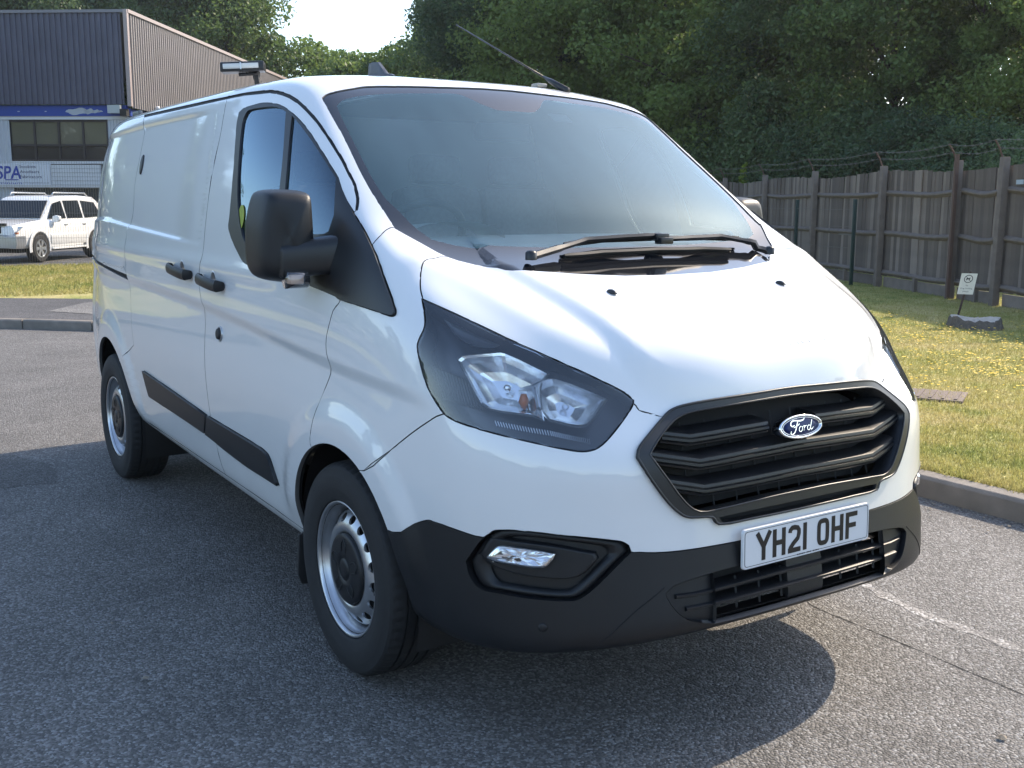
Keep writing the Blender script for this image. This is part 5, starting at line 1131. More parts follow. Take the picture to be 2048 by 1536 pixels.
# --- wipers
def onp(u, v, off): return S1(u, v, off)
for bl, ar, o1 in (('wipeA_blade', 'wipeA_arm', .022), ('wipeB_blade', 'wipeB_arm', .018)):
    a2 = spl2 = AUX[ar]; n_ = 6
    def dense(pts, off0, off1, n=5):
        pts = np.array(pts, float); out = []
        for i in range(len(pts)-1):
            for k in range(n if i < len(pts)-2 else n+1):
                t = k/n; q = pts[i]*(1-t)+pts[i+1]*t; s = (i+t)/(len(pts)-1); out.append(onp(q[0], q[1], off0*(1-s)+off1*s))
        return out
    pa = dense(AUX[ar], .018, o1+.022)
    arm = MB().tube(pa, [.013]*6+[.010]*(len(pa)-8)+[.008]*2, 6).build('wiper_arm', M['trim'], van, auto=.8)
    pb = dense(AUX[bl], o1, o1); nb_ = len(pb)
    MB().tube(pb, [.005]+[.0085]*(nb_-2)+[.005], 6).build('wiper_blade', M['rubber'], arm, auto=.8)
    MB().tube(dense(AUX[bl], o1-.009, o1-.009), .004, 4).build('wiper_rubber', M['rubber'], arm)
    q = pa[-1]; MB().box(q-Vector((0, 0, .006)), (.035, .055, .022)).build('blade_clip', M['trim'], arm, bevel=.004)
    MB().lathe([(.018, -.01), (.018, .012), (.012, .018), (.0005, .02)], pa[0], (0, 0, 1), 14).build('wiper_pivot', M['trim'], arm, smooth=True)
# --- washer jets
for s_ in (1, -1):
    u, v = tfind(.445, .352, 1.3, 7.4); p, n = on_surf(u, v); p.y *= s_; n.y *= s_
    m = MB(); R = []
    for t, w_, h_ in ((-.022, .004, .002), (-.012, .009, .009), (.004, .011, .014), (.016, .010, .013), (.022, .006, .003)): R.append([p+Vector((t, w_*math.cos(k*math.pi/5), 0))+n*(max(0, h_*math.sin(k*math.pi/5))-.001) for k in range(10)])
    m.rings(R); m.build('washer_jet', M['trim'], van, smooth=True)
# --- roof: shark fin, aerial, clip, work light, rear bracket
z0 = 1.999
m = MB(); R = []
z0 = 1.985
for x, w_, h_ in ((2.00, .012, .012), (2.03, .030, .020), (2.07, .036, .026), (2.10, .030, .050), (2.14, .022, .078), (2.19, .020, .082), (2.225, .018, .079), (2.24, .014, .012)):
    R.append([(x, .245+w_*(1 if z < .35 else (.62 if z < .8 else .42))*s, z0+h_*z) for z, s in ((0, 1), (.28, 1), (.38, .9), (.85, .9), (1, .6), (1, -.6), (.85, -.9), (.38, -.9), (.28, -1), (0, -1))])
m.rings(R); m.build('roof_fin', simple('grey_fin', (.05, .053, .062), .4), van, auto=.7)
ab = Vector((1.745, -.415, 1.962)); at_ = Vector((2.55, -.37, 2.32))
m = MB(); m.tube([ab-Vector((.03, 0, .012)), ab+(at_-ab)*.10, ab+(at_-ab)*.17], [.016, .012, .005], 8); m.tube([ab+(at_-ab)*.1, ab+(at_-ab)*.55, at_], [.0045, .0035, .003], 6); m.build('aerial', M['trim'], van, smooth=True)
MB().box((1.83, -.35, 1.978), (.05, .05, .016)).build('roof_clip', simple('bare_metal', (.35, .33, .29), .5, .6), van, bevel=.005)
wl = MB().box((0, 0, 0), (.070, .185, .042)).build('work_light', M['trim'], van, bevel=.006, loc=(2.62, .655, 2.060)); wl.rotation_euler = (math.radians(-3), math.radians(2), math.radians(-28))
MB().box((-.0365, .005, .002), (.006, .150, .022)).build('work_light_lens', simple('led_lens', (.55, .55, .52), .2, coat=1), wl, bevel=.002)
MB().box((-.037, .005, .002), (.009, .006, .028)).build('lens_bar', M['silver'], wl)
MB().tube([(.01, -.05, -.02), (.012, -.055, -.055), (.03, -.06, -.11)], [.018, .014, .022], 6).build('mount', M['rubber'], wl)
MB().tube([(-.005, -.06, -.028), (-.005, .02, -.030)], .008, 6).build('mount_bracket', M['rubber'], wl)
m = MB(); m.box((4.05, .76, 1.932), (.16, .035, .012)); m.box((4.0, .75, 1.95), (.12, .024, .03)); m.tube([(4.02, .73, 1.955), (3.9, .76, 1.95)], .011, 6); m.build('rear_roof_bracket', M['greyplast'], van, bevel=.004)
# --- window sticker
p, n = on_surf(*AUX['sticker'][0], -.004); m = MB()
up_ = (Vector((0, 0, 1))-n*n.z).normalized(); p = p-up_*.02; m.rings([[p+Vector((.034*math.cos(k*math.pi/14), 0, 0))+up_*.047*math.sin(k*math.pi/14)+n*h for k in range(28)] for h in (0, .001)]); st = m.build('window_sticker', simple('yellow_green_sticker', (.30, .36, .03), .5), parts['door', 1])
# --- faint traces of removed lettering on the bonnet
def ghost(txt, u0, u1, v, name, bold=0, vh=.12):
    cu = bpy.data.curves.new(name, 'FONT'); cu.body = txt; cu.size = 1; ob = bpy.data.objects.new('tmp', cu); COL.objects.link(ob)
    dg = bpy.context.evaluated_depsgraph_get(); me = bpy.data.meshes.new_from_object(ob.evaluated_get(dg)); bpy.data.objects.remove(ob)
    bm = bmesh.new(); bm.from_mesh(me); bmesh.ops.triangulate(bm, faces=bm.faces); bmesh.ops.subdivide_edges(bm, edges=[e for e in bm.edges if e.calc_length() > .3], cuts=1); bmesh.ops.triangulate(bm, faces=bm.faces); bm.to_mesh(me); bm.free()
    co = np.array([q.co[:2] for q in me.vertices]); F = [tuple(f.vertices) for f in me.polygons]
    x0, x1 = co[:, 0].min(), co[:, 0].max(); uu = u0+(co[:, 0]-x0)/(x1-x0)*(u1-u0); vv = v+co[:, 1]*vh*5
    P, N = FSN(uu, vv, .0009); return mesh(name, P, F, M['ghost'], hood, True, N)
gm, gt, gb = nmat('adhesive_residue'); gb.inputs['Base Color'].default_value = (.60, .61, .63, 1); gb.inputs['Roughness'].default_value = .5; M['ghost'] = gm
ghost('Network', -.21, -1.05, 6.62, 'faded_lettering', vh=.06)
# --- cab interior
D = M['interior']
m = MB(); R = []
for x, z, w_ in ((.80, 1.10, .78), (.88, 1.285, .76), (1.05, 1.335, .77), (1.25, 1.375, .78), (1.36, 1.365, .78), (1.42, 1.24, .80), (1.38, .80, .80)):
    R.append([(x-.05*(1-(2*k/16-1)**2)*(x < 1), (2*k/16-1)*w_, z-.02*abs(2*k/16-1)**3) for k in range(17)])
m.rings(R, False, False); dash = m.build('dashboard', D, van, smooth=True)
m = MB(); R = []
for k in range(21):
    t = k/20; a = math.pi*t; R.append([(1.30+dx, .43+.20*math.cos(a)*(1), 1.365+.06*math.sin(a)*1+dz) for dx, dz in ((-.1, 0), (.08, -.01))])
m.rings(R, False, False); m.build('instrument_hood', D, dash, smooth=True)
c = Vector((1.52, .42, 1.345)); axw = Vector((.75, 0, .66)).normalized(); e1 = Vector((0, 1, 0)); e2 = axw.cross(e1)
m = MB(); N_ = 40; m.rings([[c+(e1*math.cos(a)+e2*math.sin(a))*(.19+.015*math.cos(b))+axw*.015*math.sin(b) for b in [2*math.pi*q/8 for q in range(8)]] for a in [2*math.pi*k/N_ for k in range(N_+1)]], True, False)
m.tube([c-e1*.18, c, c+e1*.18], .018, 6); m.tube([c, c-e2*.17], .018, 6); m.build('steering_wheel', M['rubber'], dash, smooth=True)
for y0, w_ in ((.44, .50), (-.10, .42), (-.52, .42)):
    m = MB(); st_ = []
    for x, z, t_w in ((1.75, .86, .95), (1.78, .98, 1), (2.02, .95, 1), (2.06, .90, 1)): pass
    m.box((1.95, y0, .88), (.52, w_, .16)); seat = m.build('seat', M['seat'], van, bevel=.04)
    MB().box((2.23, y0, 1.22), (.15, w_*.98, .68), Matrix.Rotation(math.radians(10), 3, 'Y')).build('backrest', M['seat'], seat, bevel=.05)
    MB().box((2.29, y0, 1.635), (.09, .25, .13), Matrix.Rotation(math.radians(8), 3, 'Y')).build('headrest', M['seat'], seat, bevel=.04)
m = MB(); m.add([(x, s*w, z) for x in (2.43, 2.45) for z, w in ((.5, .84), (1.3, .88), (1.86, .72)) for s in (-1, 1)], [(0, 1, 3, 2), (2, 3, 5, 4), (6, 8, 9, 7), (8, 10, 11, 9), (4, 5, 11, 10)]); m.build('bulkhead', M['bulk'], van)
m = MB(); m.box((1.5, 0, .55), (2.0, 1.75, .03)); m.build('cab_floor', M['dark'], van)
m = MB(); m.box((1.10, -.40, 1.348), (.20, .30, .006), Matrix.Rotation(.25, 3, 'Z')); m.build('paper', simple('paper', (.6, .6, .58), .8), dash)
m = MB(); m.box((1.02, .26, 1.342), (.14, .34, .02), Matrix.Rotation(-.1, 3, 'Z')); m.build('clipboard', simple('pale_card', (.34, .36, .34), .8), dash, bevel=.004)
p = S1(.02, 11.6, -.05); m = MB(); m.box(p+Vector((.04, 0, -.05)), (.05, .24, .07)); m.build('interior_mirror', M['rubber'], van, bevel=.015)
m = MB(); q = [on_surf(u, v, -.010)[0] for u, v in ((-.62, 11.52), (-.98, 11.50), (-.98, 11.22), (-.62, 11.24))]; q2 = [on_surf(u, v, -.012)[0] for u, v in ((-.62, 11.52), (-.98, 11.50), (-.98, 11.22), (-.62, 11.24))]
m.rings([q, q2]); m.build('screen_sticker', simple('sensor_patch', (.06, .07, .08), .5), ws)
# ---------------------------------------------------------------- planting
rp = random.Random(17); GR = 'trees behind the timber fence'; GL = 'trees behind the industrial building'; GG = 'lower trees in the gap'
right = [(33.0, -20.6, 'b', .86, 'tall dark tree just right of the sky gap behind the van roof'), (29.1, -20.4, 'a', .86, 'tall leafy tree rising straight above the aerial'), (26.2, -21.1, 'c', .98, 'slender tree with visible stems above the right roof edge'),
 (23.6, -21.5, 'a', .84, 'broad leafy tree above the upper right windscreen corner'), (21.2, -21.6, 'c', .95, 'slender tree above the left hidden end of the timber fence'), (18.6, -21.1, 'b', .72, 'dark tree behind the fence above the yellow green sprig'),
 (15.7, -21.0, 'a', .66, 'mid sized leafy tree behind the middle fence posts'), (13.6, -21.0, 'c', .64, 'small slender tree behind the fence near the second green post'), (12.2, -21.0, 'a', .56, 'small leafy tree behind the right part of the fence'), (10.0, -20.6, 'c', .60, 'bright green small tree behind the fence at the right picture edge')]
for x, y, k, s, lb in right: plant(k, x, y, s, rp.uniform(0, 6.28), lb, GR, lm='leafC' if 'bright' in lb else None)
back = [(38.3, -23.0, 'b', .92), (35.2, -24.4, 'a', .9), (30.4, -26.0, 'b', .82), (25.2, -26.5, 'd', .60), (20.5, -26.6, 'b', .66), (16.2, -26.4, 'd', .48), (12.9, -27, 'a', .5)]
OR = ['first', 'second', 'third', 'fourth', 'fifth', 'sixth', 'rightmost']
for i, (x, y, k, s) in enumerate(back): plant(k, x, y, s, rp.uniform(0, 6.28), OR[i]+' dark tree'+(' from the left' if i < 6 else '')+' in the second row of the wood behind the fence', 'second row of the wood')
bush = [(26.5, -22.5, 0.95), (23.9, -22.8, 1.0), (21.5, -21.9, 0.9), (19.3, -21.1, 0.95), (17.3, -20.3, 0.85), (15.1, -19.4, 0.8), (13.1, -18.5, 0.72), (11.2, -17.7, 0.66), (9.5, -16.9, 0.58), (7.8, -16.3, 0.55)]
BW = ['leftmost dark bush at the hidden left end of the timber fence', 'second dark bush from the left behind the timber fence', 'dark bush behind the fence just left of the sapling', 'dark bush behind the fence just right of the sapling', 'dark bush behind the fence beside the first green post', 'dark bush behind the fence beside the second green post', 'dark bush behind the broadest bay of the fence', 'dark bush behind the fence left of the rusty metal post', 'dark bush behind the fence above the small white sign', 'dark bush at the right edge behind the fence']
for (x, y, s), lb in zip(bush, BW): plant('f', x, y, s, rp.uniform(0, 6.28), lb, 'bushes behind the timber fence', cat='bush')
gap = [(58.6, -24.1, 'e', 1.02, 'lower bushy tree at the left of the sky gap'), (53.9, -23.9, 'e', .92, 'lower bushy tree under the sky gap above the roof fin'), (51.3, -24.4, 'e', .88, 'low rounded tree in the middle of the sky gap'), (48.6, -24.8, 'e', .90, 'low tree at the right of the sky gap beside the tall dark tree'), (46.1, -25.1, 'e', .95, 'low tree half hidden by the tall dark tree right of the gap')]
for x, y, k, s, lb in gap: plant(k, x, y, s, rp.uniform(0, 6.28), lb, GG, lm='leafA')
left = [(66.3, -5.2, 'd', 1.0, 'tall tree above the far left end of the building'), (68.7, -8.8, 'd', 1.02, 'second tall tree from the left above the grey cladding'), (63.7, -11., 'b', 1.12, 'dark tall tree above the middle of the grey cladding'), (66.8, -15.2, 'd', 1.0, 'tall tree above the cladding corner of the building'), (63.6, -15.9, 'b', 1.12, 'tall dark tree above the sloping brown wall top'), (66.2, -18.6, 'd', .98, 'tall tree behind the work light on the van roof'), (60.6, -19.0, 'd', .86, 'bright tall tree at the left side of the sky gap')]
for x, y, k, s, lb in left: plant(k, x, y, s, rp.uniform(0, 6.28), lb, GL)
for i, (x, y, k, s) in enumerate([(72, -14, 'd', 1.), (76, -20, 'd', 1.), (74, -4, 'd', 1.), (58, -15.6, 'f', 1.6), (53, -18.2, 'f', 1.5), (60, -21.5, 'f', 1.6), (70, -30, 'e', .8), (66, -31, 'e', .8), (60, -31, 'e', .85)]): plant(k, x, y, s, i*1.3, 'tree in the depth of the wood beyond the building', 'far trees beyond the building')
# trees across the road, seen mirrored in the side of the van
for i, (x, y, k, s) in enumerate([(27, 6.6, 'b', .72), (33, 8.2, 'a', .82), (40, 9.0, 'b', .85), (43, 13.5, 'a', .62), (52, 17, 'e', .75), (60, 21, 'e', .8), (66, 26, 'a', .55), (70, 31, 'e', .8), (30, 30, 'a', .6), (22, 36, 'd', .5)]): plant(k, x, y, s, i*2.1, 'tree across the road reflected in the side of the van', 'trees across the road')
# a far belt of woodland closes the horizon all round
r = np.random.default_rng(31); n = 42000; a = r.uniform(0, 2*math.pi, n); R0 = 120+12*np.sin(5*a)+r.uniform(-6, 14, n); hmax = 8.5+2.5*np.sin(11*a+1)+1.8*np.sin(23*a)+r.normal(0, .7, n); z = hmax*r.uniform(0, 1, n)**.75
P = np.stack([R0*np.cos(a), R0*np.sin(a), z], 1); A = r.normal(0, 1, (n, 3)); A /= np.linalg.norm(A, axis=1, keepdims=True); B = np.cross(A, r.normal(0, 1, (n, 3))); B /= np.linalg.norm(B, axis=1, keepdims=True); sz = r.uniform(.5, 1.1, n)[:, None]
i = np.arange(n); V = np.concatenate([P+A*sz, P+B*sz, P-A*sz, P-B*sz]); tag(mesh('distant_wood', V, np.stack([i, i+n, i+2*n, i+3*n], 1), M['leafB'], smooth=False), kind='stuff')
# sprig of fresh leaves growing over the fence
r = np.random.default_rng(44); n = 170; t = r.uniform(0, 1, n); P = np.stack([.10*np.sin(3*t)+r.normal(0, .055, n)*(1.1-t*.7), r.normal(0, .055, n)*(1.1-.7*t), 1.9+.62*t], 1); A = r.normal(0, 1, (n, 3)); A /= np.linalg.norm(A, axis=1, keepdims=True); B = np.cross(A, r.normal(0, 1, (n, 3))); B /= np.linalg.norm(B, axis=1, keepdims=True); i = np.arange(n)
sp_ = empty('sapling', (17.7, -17.75, 0)); tag(sp_, 'bright yellow green sapling tip standing above the timber fence', 'sapling')
mesh('leaves', np.concatenate([P+A*.05, P+B*.032, P-A*.05, P-B*.032]), np.stack([i, i+n, i+2*n, i+3*n], 1), leafmat('fresh_leaves', (.16, .24, .03), (.30, .38, .06), .5), sp_, smooth=False)
MB().tube([(0, 0, 0), (.0, 0, 1.2), (.02, 0, 1.9), (.05, .0, 2.5)], [.02, .016, .01, .004], 6).build('stem', M['bark'], sp_, smooth=True)
# ---------------------------------------------------------------- industrial building
B0 = Vector((38.53, -7.89, 0)); BL = Vector((.600, .800, 0)); BN = Vector((-.800, .600, 0)); BRt = -BN
bld = empty('industrial_building', B0); tag(bld, 'two storey industrial unit with grey ribbed cladding blue fascia and brown windows', 'building')
def bq(s, n, z): return BL*s+BN*n+Vector((0, 0, z))       # along the front, out from the front, up
def rq(s, n, z): return BRt*s-BL*n+Vector((0, 0, z))        # along the side wall, out from it, up
def bbox(m, f, s0, s1, n0, n1, z0, z1): m.add([f(s, n, z) for s in (s0, s1) for n in (n0, n1) for z in (z0, z1)], [(0, 1, 3, 2), (4, 6, 7, 5), (0, 4, 5, 1), (2, 3, 7, 6), (0, 2, 6, 4), (1, 5, 7, 3)]); return m
clf = simple('grey_cladding', (.088, .088, .122), .55, noise=.28, nscale=1.2); cls_ = simple('brown_cladding', (.245, .222, .212), .6, noise=.14, nscale=1.0)
def ribbed(name, f, s0, s1, n, z0, z1, pitch, dep, mat, parent=bld, lean=0.):
    P = []; s = s0
    while s < s1:
        for ds, dn in ((0, 0), (pitch*.35, 0), (pitch*.45, dep), (pitch*.85, dep), (pitch*.98, 0)): P.append((min(s+ds, s1), n+dn))
        s += pitch
    V = [f(a, b, z0) for a, b in P]+[f(a, b+lean, z1) for a, b in P]; k = len(P); F = [(i, i+1, k+i+1, k+i) for i in range(k-1)]
    return mesh(name, V, F, mat, parent, smooth=False)
ribbed('front_cladding', bq, -.05, 9, .25, 4.93, 8.08, .205, .05, clf); ribbed('side_cladding', rq, -.05, 31, .25, 4.82, 8.08, .205, .06, cls_)
trimm = simple('pale_flashing', (.36, .30, .28), .5); white = simple('white_sheet', (.62, .64, .66), .5, noise=.08, nscale=2); wcol = simple('pale_ribbed_sheet', (.50, .53, .57), .5, noise=.1, nscale=2)
m = MB(); bbox(m, bq, -.27, 9, .22, .34, 8.06, 8.16); m.build('parapet_trim', simple('grey_flashing', (.20, .195, .21), .5), bld)
m = MB(); bbox(m, rq, -.27, 31, .22, .36, 8.06, 8.18); m.build('parapet_trim', trimm, bld)
m = MB(); m.add([p+Vector((0, 0, z)) for z in (4.86, 8.16) for p in (bq(-.34, .36, 0), bq(-.20, .36, 0), bq(-.20, .20, 0), bq(-.34, .20, 0))], [(0, 1, 5, 4), (1, 2, 6, 5), (2, 3, 7, 6), (3, 0, 4, 7)]); m.build('corner_trim', trimm, bld)
m = MB(); m.add([bq(-.2, .2, 8.04), bq(9, .2, 8.04), bq(9, -30, 8.04), bq(-.2, -30, 8.04)], [(0, 1, 2, 3)]); m.build('roof', simple('roof_sheet', (.2, .2, .2), .8), bld)
blue = simple('blue_fascia', (.018, .055, .30), .45, noise=.15, nscale=1.5)
fb = bbox(MB(), bq, -.05, 9, -.05, .16, 4.54, 4.91).build('fascia', blue, bld)
bbox(MB(), rq, -.05, 31, -.05, .16, 4.54, 4.80).build('fascia', blue, bld)
rs = random.Random(2)
for s, w, hgt in ((1.72, .42, .20), (1.30, .18, .16), (1.05, .16, .10), (3.9, .05, .03), (2.9, .04, .03), (.9, .10, .05)):
    m = MB(); R = []
    for n in (.158, .163): R.append([bq(s+w*math.cos(a)*(1+rs.uniform(-.12, .12)), n, 4.70+hgt*.55*math.sin(a)*(1+.3*math.sin(4*a)) ) for a in [2*math.pi*k/22 for k in range(22)]])
    m.rings(R); m.build('peeled_patch', simple('bare_primer', (.42, .46, .50), .6) if 'bare_primer' not in bpy.data.materials else bpy.data.materials['bare_primer'], fb)
bbox(MB(), bq, -.05, 9, -.02, .12, 4.42, 4.535).build('window_head', white, bld)
# floodlight and junction box under the cladding corner
m = MB(); bbox(m, bq, .06, .52, .26, .42, 4.62, 4.90); m.build('floodlight', simple('flood_grey', (.42, .46, .46), .4), bld); m = MB(); bbox(m, bq, -.18, .06, .20, .46, 4.52, 4.76); m.build('camera_housing', M['rubber'], bld)
m = MB(); m.lathe([(.02, 0), (.10, .06), (.11, .16), (.001, .2)], rq(1.9, .30, 4.95), -BL, 12); m.build('alarm_bell', white, bld, smooth=True)
frame = simple('brown_frames', (.040, .030, .030), .5); paneA = simple('blind_behind_glass', (.135, .125, .095), .12, noise=.1, nscale=1.5, coat=1); paneB = simple('dark_spandrel', (.045, .036, .040), .15, noise=.15, nscale=2, coat=.6)
bbox(MB(), bq, -.05, 9, -.5, -.06, 0, 4.8).build('wall', simple('dark_recess_wall', (.035, .034, .036), .8), bld)
def window_bays(s0, nb):
    for k in range(nb):
        a = s0+k*.90; w = bbox(MB(), bq, a+.0, a+.075, -.02, .05, 2.97, 4.42).build('window', frame, bld)
        bbox(MB(), bq, a+.075, a+.90, -.03, .0, 3.56, 4.34).build('pane', paneA, w); bbox(MB(), bq, a+.075, a+.90, -.03, .0, 3.03, 3.48).build('spandrel_panel', paneB, w)
        m = MB(); bbox(m, bq, a+.075, a+.90, -.02, .045, 3.48, 3.56); m.build('transom', frame, w); bbox(MB(), bq, a+.075, a+.90, -.02, .046, 4.34, 4.42).build('head', frame, w); bbox(MB(), bq, a+.075, a+.90, -.02, .046, 2.96, 3.03).build('sill', frame, w)
window_bays(.69, 4)
ribbed('pillar', bq, -.05, .69, .06, 0, 4.42, .12, .03, wcol); ribbed('pillar', bq, 4.33, 5.2, .06, 0, 4.42, .16, .03, wcol); window_bays(5.25, 4)
bbox(MB(), bq, .69, 8, -.02, .07, 2.86, 2.955).build('string_course', white, bld)
bd_ = empty('canopy_board', (0, 0, 0), 0, bld)
for k in range(5): bbox(MB(), bq, 1.02, 2.87, .05, .145+.012*(k % 2), 2.12+k*.143, 2.253+k*.143).build('board', white, bd_)
bbox(MB(), bq, .48, 8, .04, .17, 2.02, 2.11).build('canopy_edge', simple('white_trim', (.6, .6, .6), .5), bld)
for s in np.arange(.6, 2.45, .14): bbox(MB(), bq, s, s+.05, .145, .16, 2.125, 2.16).build('bracket_mark', frame, bd_) if False else None
sgn = bbox(MB(), bq, 2.88, 5.6, .05, .18, 2.10, 2.85).build('shop_sign', simple('sign_panel_white', (.66, .69, .74), .4), None); sgn.location = B0; tag(sgn, 'white company sign with blue initials and dark list on the building front', 'sign')
sb = simple('sign_blue', (.012, .05, .36), .45); sdk = simple('sign_navy', (.03, .05, .13), .5)
def sp(s0, z0): return lambda x, y, h: bq(s0-x, .182+h, z0+y)
text3('initials', 'SPA', .92, sp(4.42, 2.55), sb, sgn, .47, .02, .12); text3('initials_swash', '_', .5, sp(4.32, 2.29), sb, sgn, .035)
for tx, z, w in (('Stockists', 2.76, .60), ('Anodisers', 2.58, .72), ('Fabricators', 2.40, .80)): text3('sign_lettering', tx, w, sp(4.0-w/2, z), sdk, sgn, .105, .006)
text3('sign_lettering', 'aluminium', 1.2, sp(4.55, 2.18), sb, sgn, .085); text3('sign_lettering', 'www.spaaluminium.co.uk', .98, sp(3.42, 2.18), sdk, sgn, .055)
ribbed('shutter', bq, .70, 4.3, -.04, 0, 2.02, .085, .02, simple('dark_shutter', (.05, .055, .055), .5))
bbox(MB(), bq, 3.2, 3.62, -.0, .3, 0, 1.95).build('door_post', simple('tan_post', (.3, .22, .15), .7), bld) if False else None
# ---------------------------------------------------------------- mesh fence in front of the car park
mf = empty('mesh_fence', (22.9, -6.4, 0), math.atan2(8.5, 2.0)); tag(mf, 'tall grey welded mesh fence between the grass and the car park', 'fence')
gw = simple('mesh_wire', (.16, .17, .17), .45, .4); m = MB()
for k in range(190):
    x = k*.052; m.rings([[(x-.0022, -.002, .1), (x+.0022, -.002, .1), (x, .003, .1)], [(x-.0022, -.002, 2.4), (x+.0022, -.002, 2.4), (x, .003, 2.4)]], True, False)
for z in (.15, .7, 1.25, 1.8, 2.35): m.tube([(0, .006, z), (9.88, .006, z)], .003, 4)
tag(m.build('wire_panel', gw, mf), kind='stuff')
for x in (0, 9.9): MB().box((x, .03, 1.25), (.06, .06, 2.5)).build('post', gw, mf)
# ---------------------------------------------------------------- parked off-roader
suv = empty('parked_car', (28.55, -2.90, .004), math.atan2(.638, -.77)); suv.scale = (1.0, .96, .93); tag(suv, 'white and silver off road car parked on the left in front of the building', 'car')
wp = simple('suv_white', (.78, .78, .77), .3, coat=1); sp_m = simple('suv_silver', (.42, .44, .46), .32, .6, coat=1); bk = M['rubber']
# body: sections along x (forward +), each (half width, z) from sill to shoulder
def loft(name, secs, mat, parent=suv, bev=None):
    m = MB(); R = []
    for x, prof in secs: R.append([(x, y, z) for y, z in prof]+[(x, -y, z) for y, z in prof[::-1]])
    m.rings(R); return m.build(name, mat, parent, auto=.55)
low = lambda w, z0, z1, z2: [(w*.90, z0), (w*.985, z0+.10), (w, z0+.30), (w*.995, z1-.12), (w*.965, z1), (w*.90, z2), (w*.40, z2+.025)]
body = loft('body', [(2.33, low(.70, .50, .86, .93)), (2.28, low(.80, .44, .92, .985)), (2.05, low(.88, .40, .98, 1.03)), (1.55, low(.925, .38, 1.03, 1.09)), (1.0, low(.93, .36, 1.06, 1.13)), (.85, low(.93, .36, 1.07, 1.13)), (-1.7, low(.93, .36, 1.09, 1.13)), (-2.2, low(.91, .42, 1.09, 1.13)), (-2.33, low(.84, .50, 1.05, 1.10))], wp)
cab = loft('cabin', [(1.0, [(.80, 1.10), (.77, 1.13), (.60, 1.14), (.3, 1.145)]), (.40, [(.835, 1.10), (.72, 1.62), (.66, 1.69), (.3, 1.71)]), (.10, [(.845, 1.10), (.735, 1.69), (.66, 1.765), (.3, 1.785)]), (-1.0, [(.85, 1.10), (.74, 1.71), (.66, 1.79), (.3, 1.81)]), (-1.85, [(.84, 1.10), (.73, 1.68), (.65, 1.755), (.3, 1.775)]), (-2.20, [(.80, 1.10), (.70, 1.52), (.62, 1.60), (.3, 1.62)])], wp)
tg = M['suvglass']; dk = simple('suv_cabin_dark', (.012, .016, .022), .16, spec=.35)
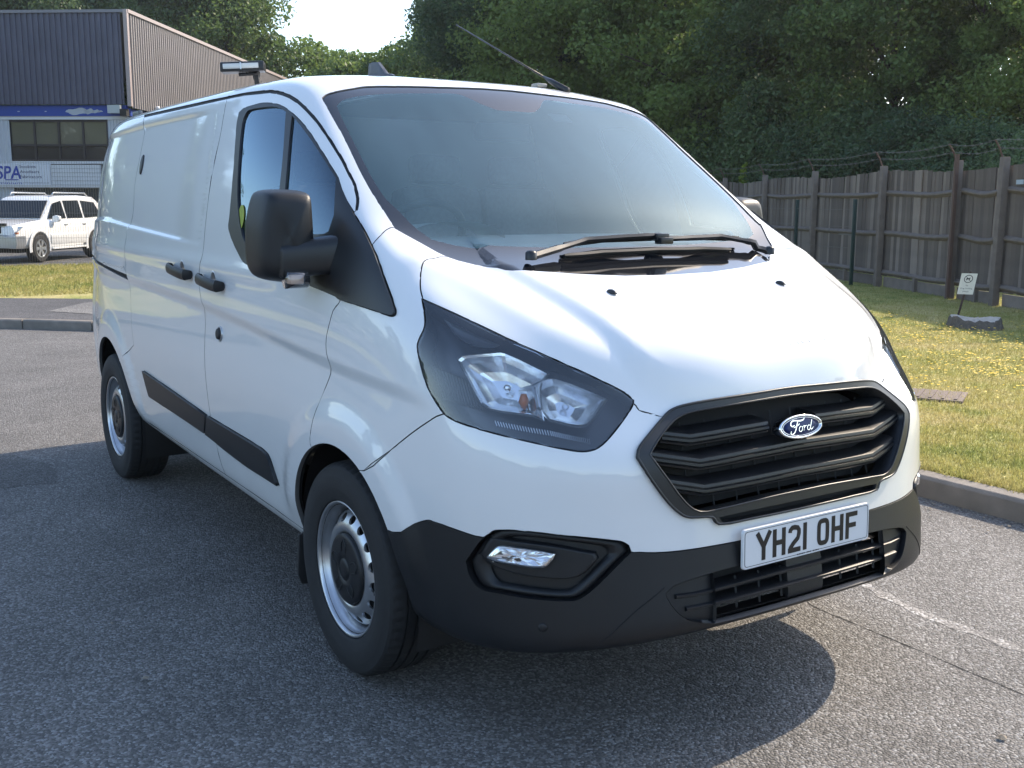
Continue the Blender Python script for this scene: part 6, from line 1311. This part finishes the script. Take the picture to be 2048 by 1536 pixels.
for s in (1, -1):
    def wy(z): return s*(.853-.112*(z-1.10)/.60)
    for q in ([(.80, 1.16), (.42, 1.57), (.02, 1.64), (-.06, 1.16)], [(-.14, 1.16), (-.10, 1.645), (-.88, 1.655), (-.95, 1.16)], [(-1.05, 1.16), (-1.0, 1.65), (-1.72, 1.60), (-1.98, 1.20)]):
        m = MB(); m.rings([[(x, wy(z)+s*h, z) for x, z in q] for h in (-.004, .010)]); m.build('side_window', dk, cab)
    MB().tube([(.15, s*.60, 1.80), (.05, s*.60, 1.86), (-1.55, s*.60, 1.86), (-1.68, s*.60, 1.79)], .022, 6).build('roof_rail', sp_m, suv, smooth=True)
    m = MB(); m.rings([[(x, s*y, z) for y, z in ((.90, 1.12), (.93, 1.04), (1.06, 1.06), (1.12, 1.12), (1.11, 1.22), (1.0, 1.25), (.92, 1.22))] for x in (.62, .74)]); m.build('door_mirror', wp, suv, bevel=.025)
    for x in (.10, -.85): MB().box((x, s*.925, .985), (.15, .03, .035)).build('door_handle', sp_m, suv, bevel=.006)
    for cx in (1.40, -1.38):
        m = MB(); R = []
        for r0, y in ((.50, .935), (.455, .955), (.41, .955), (.40, .90)): R.append([(cx+r0*math.cos(a), s*y, .40+r0*math.sin(a)) for a in np.linspace(-.25, math.pi+.25, 22)])
        m.rings(R, False, False); m.build('wheel_flare', wp, suv, smooth=True)
        m = MB(); m.rings([[(cx+.42*math.cos(a), s*y, .40+.42*math.sin(a)) for a in np.linspace(-.5, math.pi+.5, 20)] for y in (.945, .94)], True, True); m.build('wheel_well', M['dark'], suv)
        w = empty('wheel', (cx, s*.84, .375), 0, suv)
        MB().lathe([(.22, -.12), (.34, -.12), (.372, -.09), (.375, 0), (.372, .09), (.345, .125), (.255, .125), (.245, .10)], (0, 0, 0), (0, s, 0), 30).build('tyre', M['tyre'], w, auto=.6)
        m = MB(); m.lathe([(.25, .10), (.24, .122), (.215, .118), (.21, .07)], (0, 0, 0), (0, s, 0), 30); m.lathe([(.075, .09), (.07, .112), (.001, .115)], (0, 0, 0), (0, s, 0), 16)
        m.build('rim', sp_m, w, auto=.6); MB().lathe([(.22, .065), (.001, .065)], (0, 0, 0), (0, s, 0), 24).build('brake_shadow', M['dark'], w)
        for k in range(6):
            a = k*math.pi/3; c_, n_ = math.cos(a), math.sin(a); m = MB(); m.rings([[(r0*c_-hw*n_, s*y, r0*n_+hw*c_) for hw, y in ((-w_, .085), (-w_, .110), (w_, .110), (w_, .085))] for r0, w_ in ((.06, .030), (.14, .038), (.22, .062))]); m.build('spoke', sp_m, w, bevel=.004)
    m = MB(); m.rings([[(x, s*y, z) for y, z in ((.93, .45), (.955, .50), (.955, .72), (.93, .76))] for x in (.88, -.86)]); m.build('side_cladding', simple('suv_cladding', (.66, .66, .65), .4), suv, bevel=.012)
    MB().box((0, s*.90, .36), (1.75, .16, .06)).build('side_step', wp, suv, bevel=.015)
    m = MB(); m.rings([[(2.20, s*.56, .80), (2.20, s*.87, .86), (2.02, s*.915, .98), (2.20, s*.56, 1.0)], [(2.335, s*.56, .78), (2.27, s*.84, .83), (2.10, s*.925, .965), (2.30, s*.56, .985)]]); hl = m.build('headlight', simple('suv_lamp', (.55, .56, .56), .15, .3, coat=1), suv)
    MB().box((2.25, s*.80, .80), (.06, .14, .035)).build('indicator', simple('suv_amber', (.5, .12, .03), .3), hl)
    MB().lathe([(.062, 0), (.075, .02), (.06, .035), (.001, .03)], (2.31, s*.62, .60), (1, s*.1, 0), 16).build('fog_lamp', sp_m, suv, smooth=True)
wsq = [(.955, .735, 1.155), (.955, -.735, 1.155), (.44, -.665, 1.60), (.44, .665, 1.60)]
m = MB(); m.rings([[Vector(p)+Vector((.68, 0, .73))*h for p in wsq] for h in (.02, .062)]); m.build('windscreen', dk, cab)
loft('front_bumper', [(2.42, [(.62, .42), (.66, .50), (.64, .70), (.55, .74)]), (2.36, [(.84, .40), (.885, .50), (.87, .72), (.6, .76)]), (2.05, [(.90, .40), (.945, .50), (.94, .72), (.6, .76)])], sp_m)
MB().box((2.30, 0, .88), (.09, .95, .18)).build('grille', M['dark'], suv, bevel=.02)
m = MB(); m.rings([[(x, y, z) for y, z in ((.60, .99), (.62, 1.055), (-.62, 1.055), (-.60, .99))] for x in (2.28, 2.36)]); m.build('bonnet_guard', bk, suv, bevel=.015)
MB().box((2.365, -.02, .85), (.02, .10, .12)).build('badge', sp_m, suv, bevel=.01); MB().box((0, 0, .36), (4.1, 1.5, .16)).build('underbody', M['dark'], suv)
MB().box((2.43, 0, .56), (.012, .52, .11)).build('number_plate', simple('suv_plate', (.6, .6, .6), .4), suv)
# ---------------------------------------------------------------- added volume: lens-flare veiling imitated as haze
hz = MB().box((30, -20, 12), (330, 330, 27)).build('flare_veil', None, None); tag(hz, kind='stuff')
m, t, b = nmat('flare_veil_air'); t.nodes.remove(b); pv = mk(t, 'ShaderNodeVolumePrincipled'); pv.inputs['Color'].default_value = (.86, .93, 1, 1); pv.inputs['Density'].default_value = .0004; pv.inputs['Anisotropy'].default_value = .35
t.links.new(pv.outputs[0], t.nodes['Material Output'].inputs['Volume']); hz.data.materials.append(m)
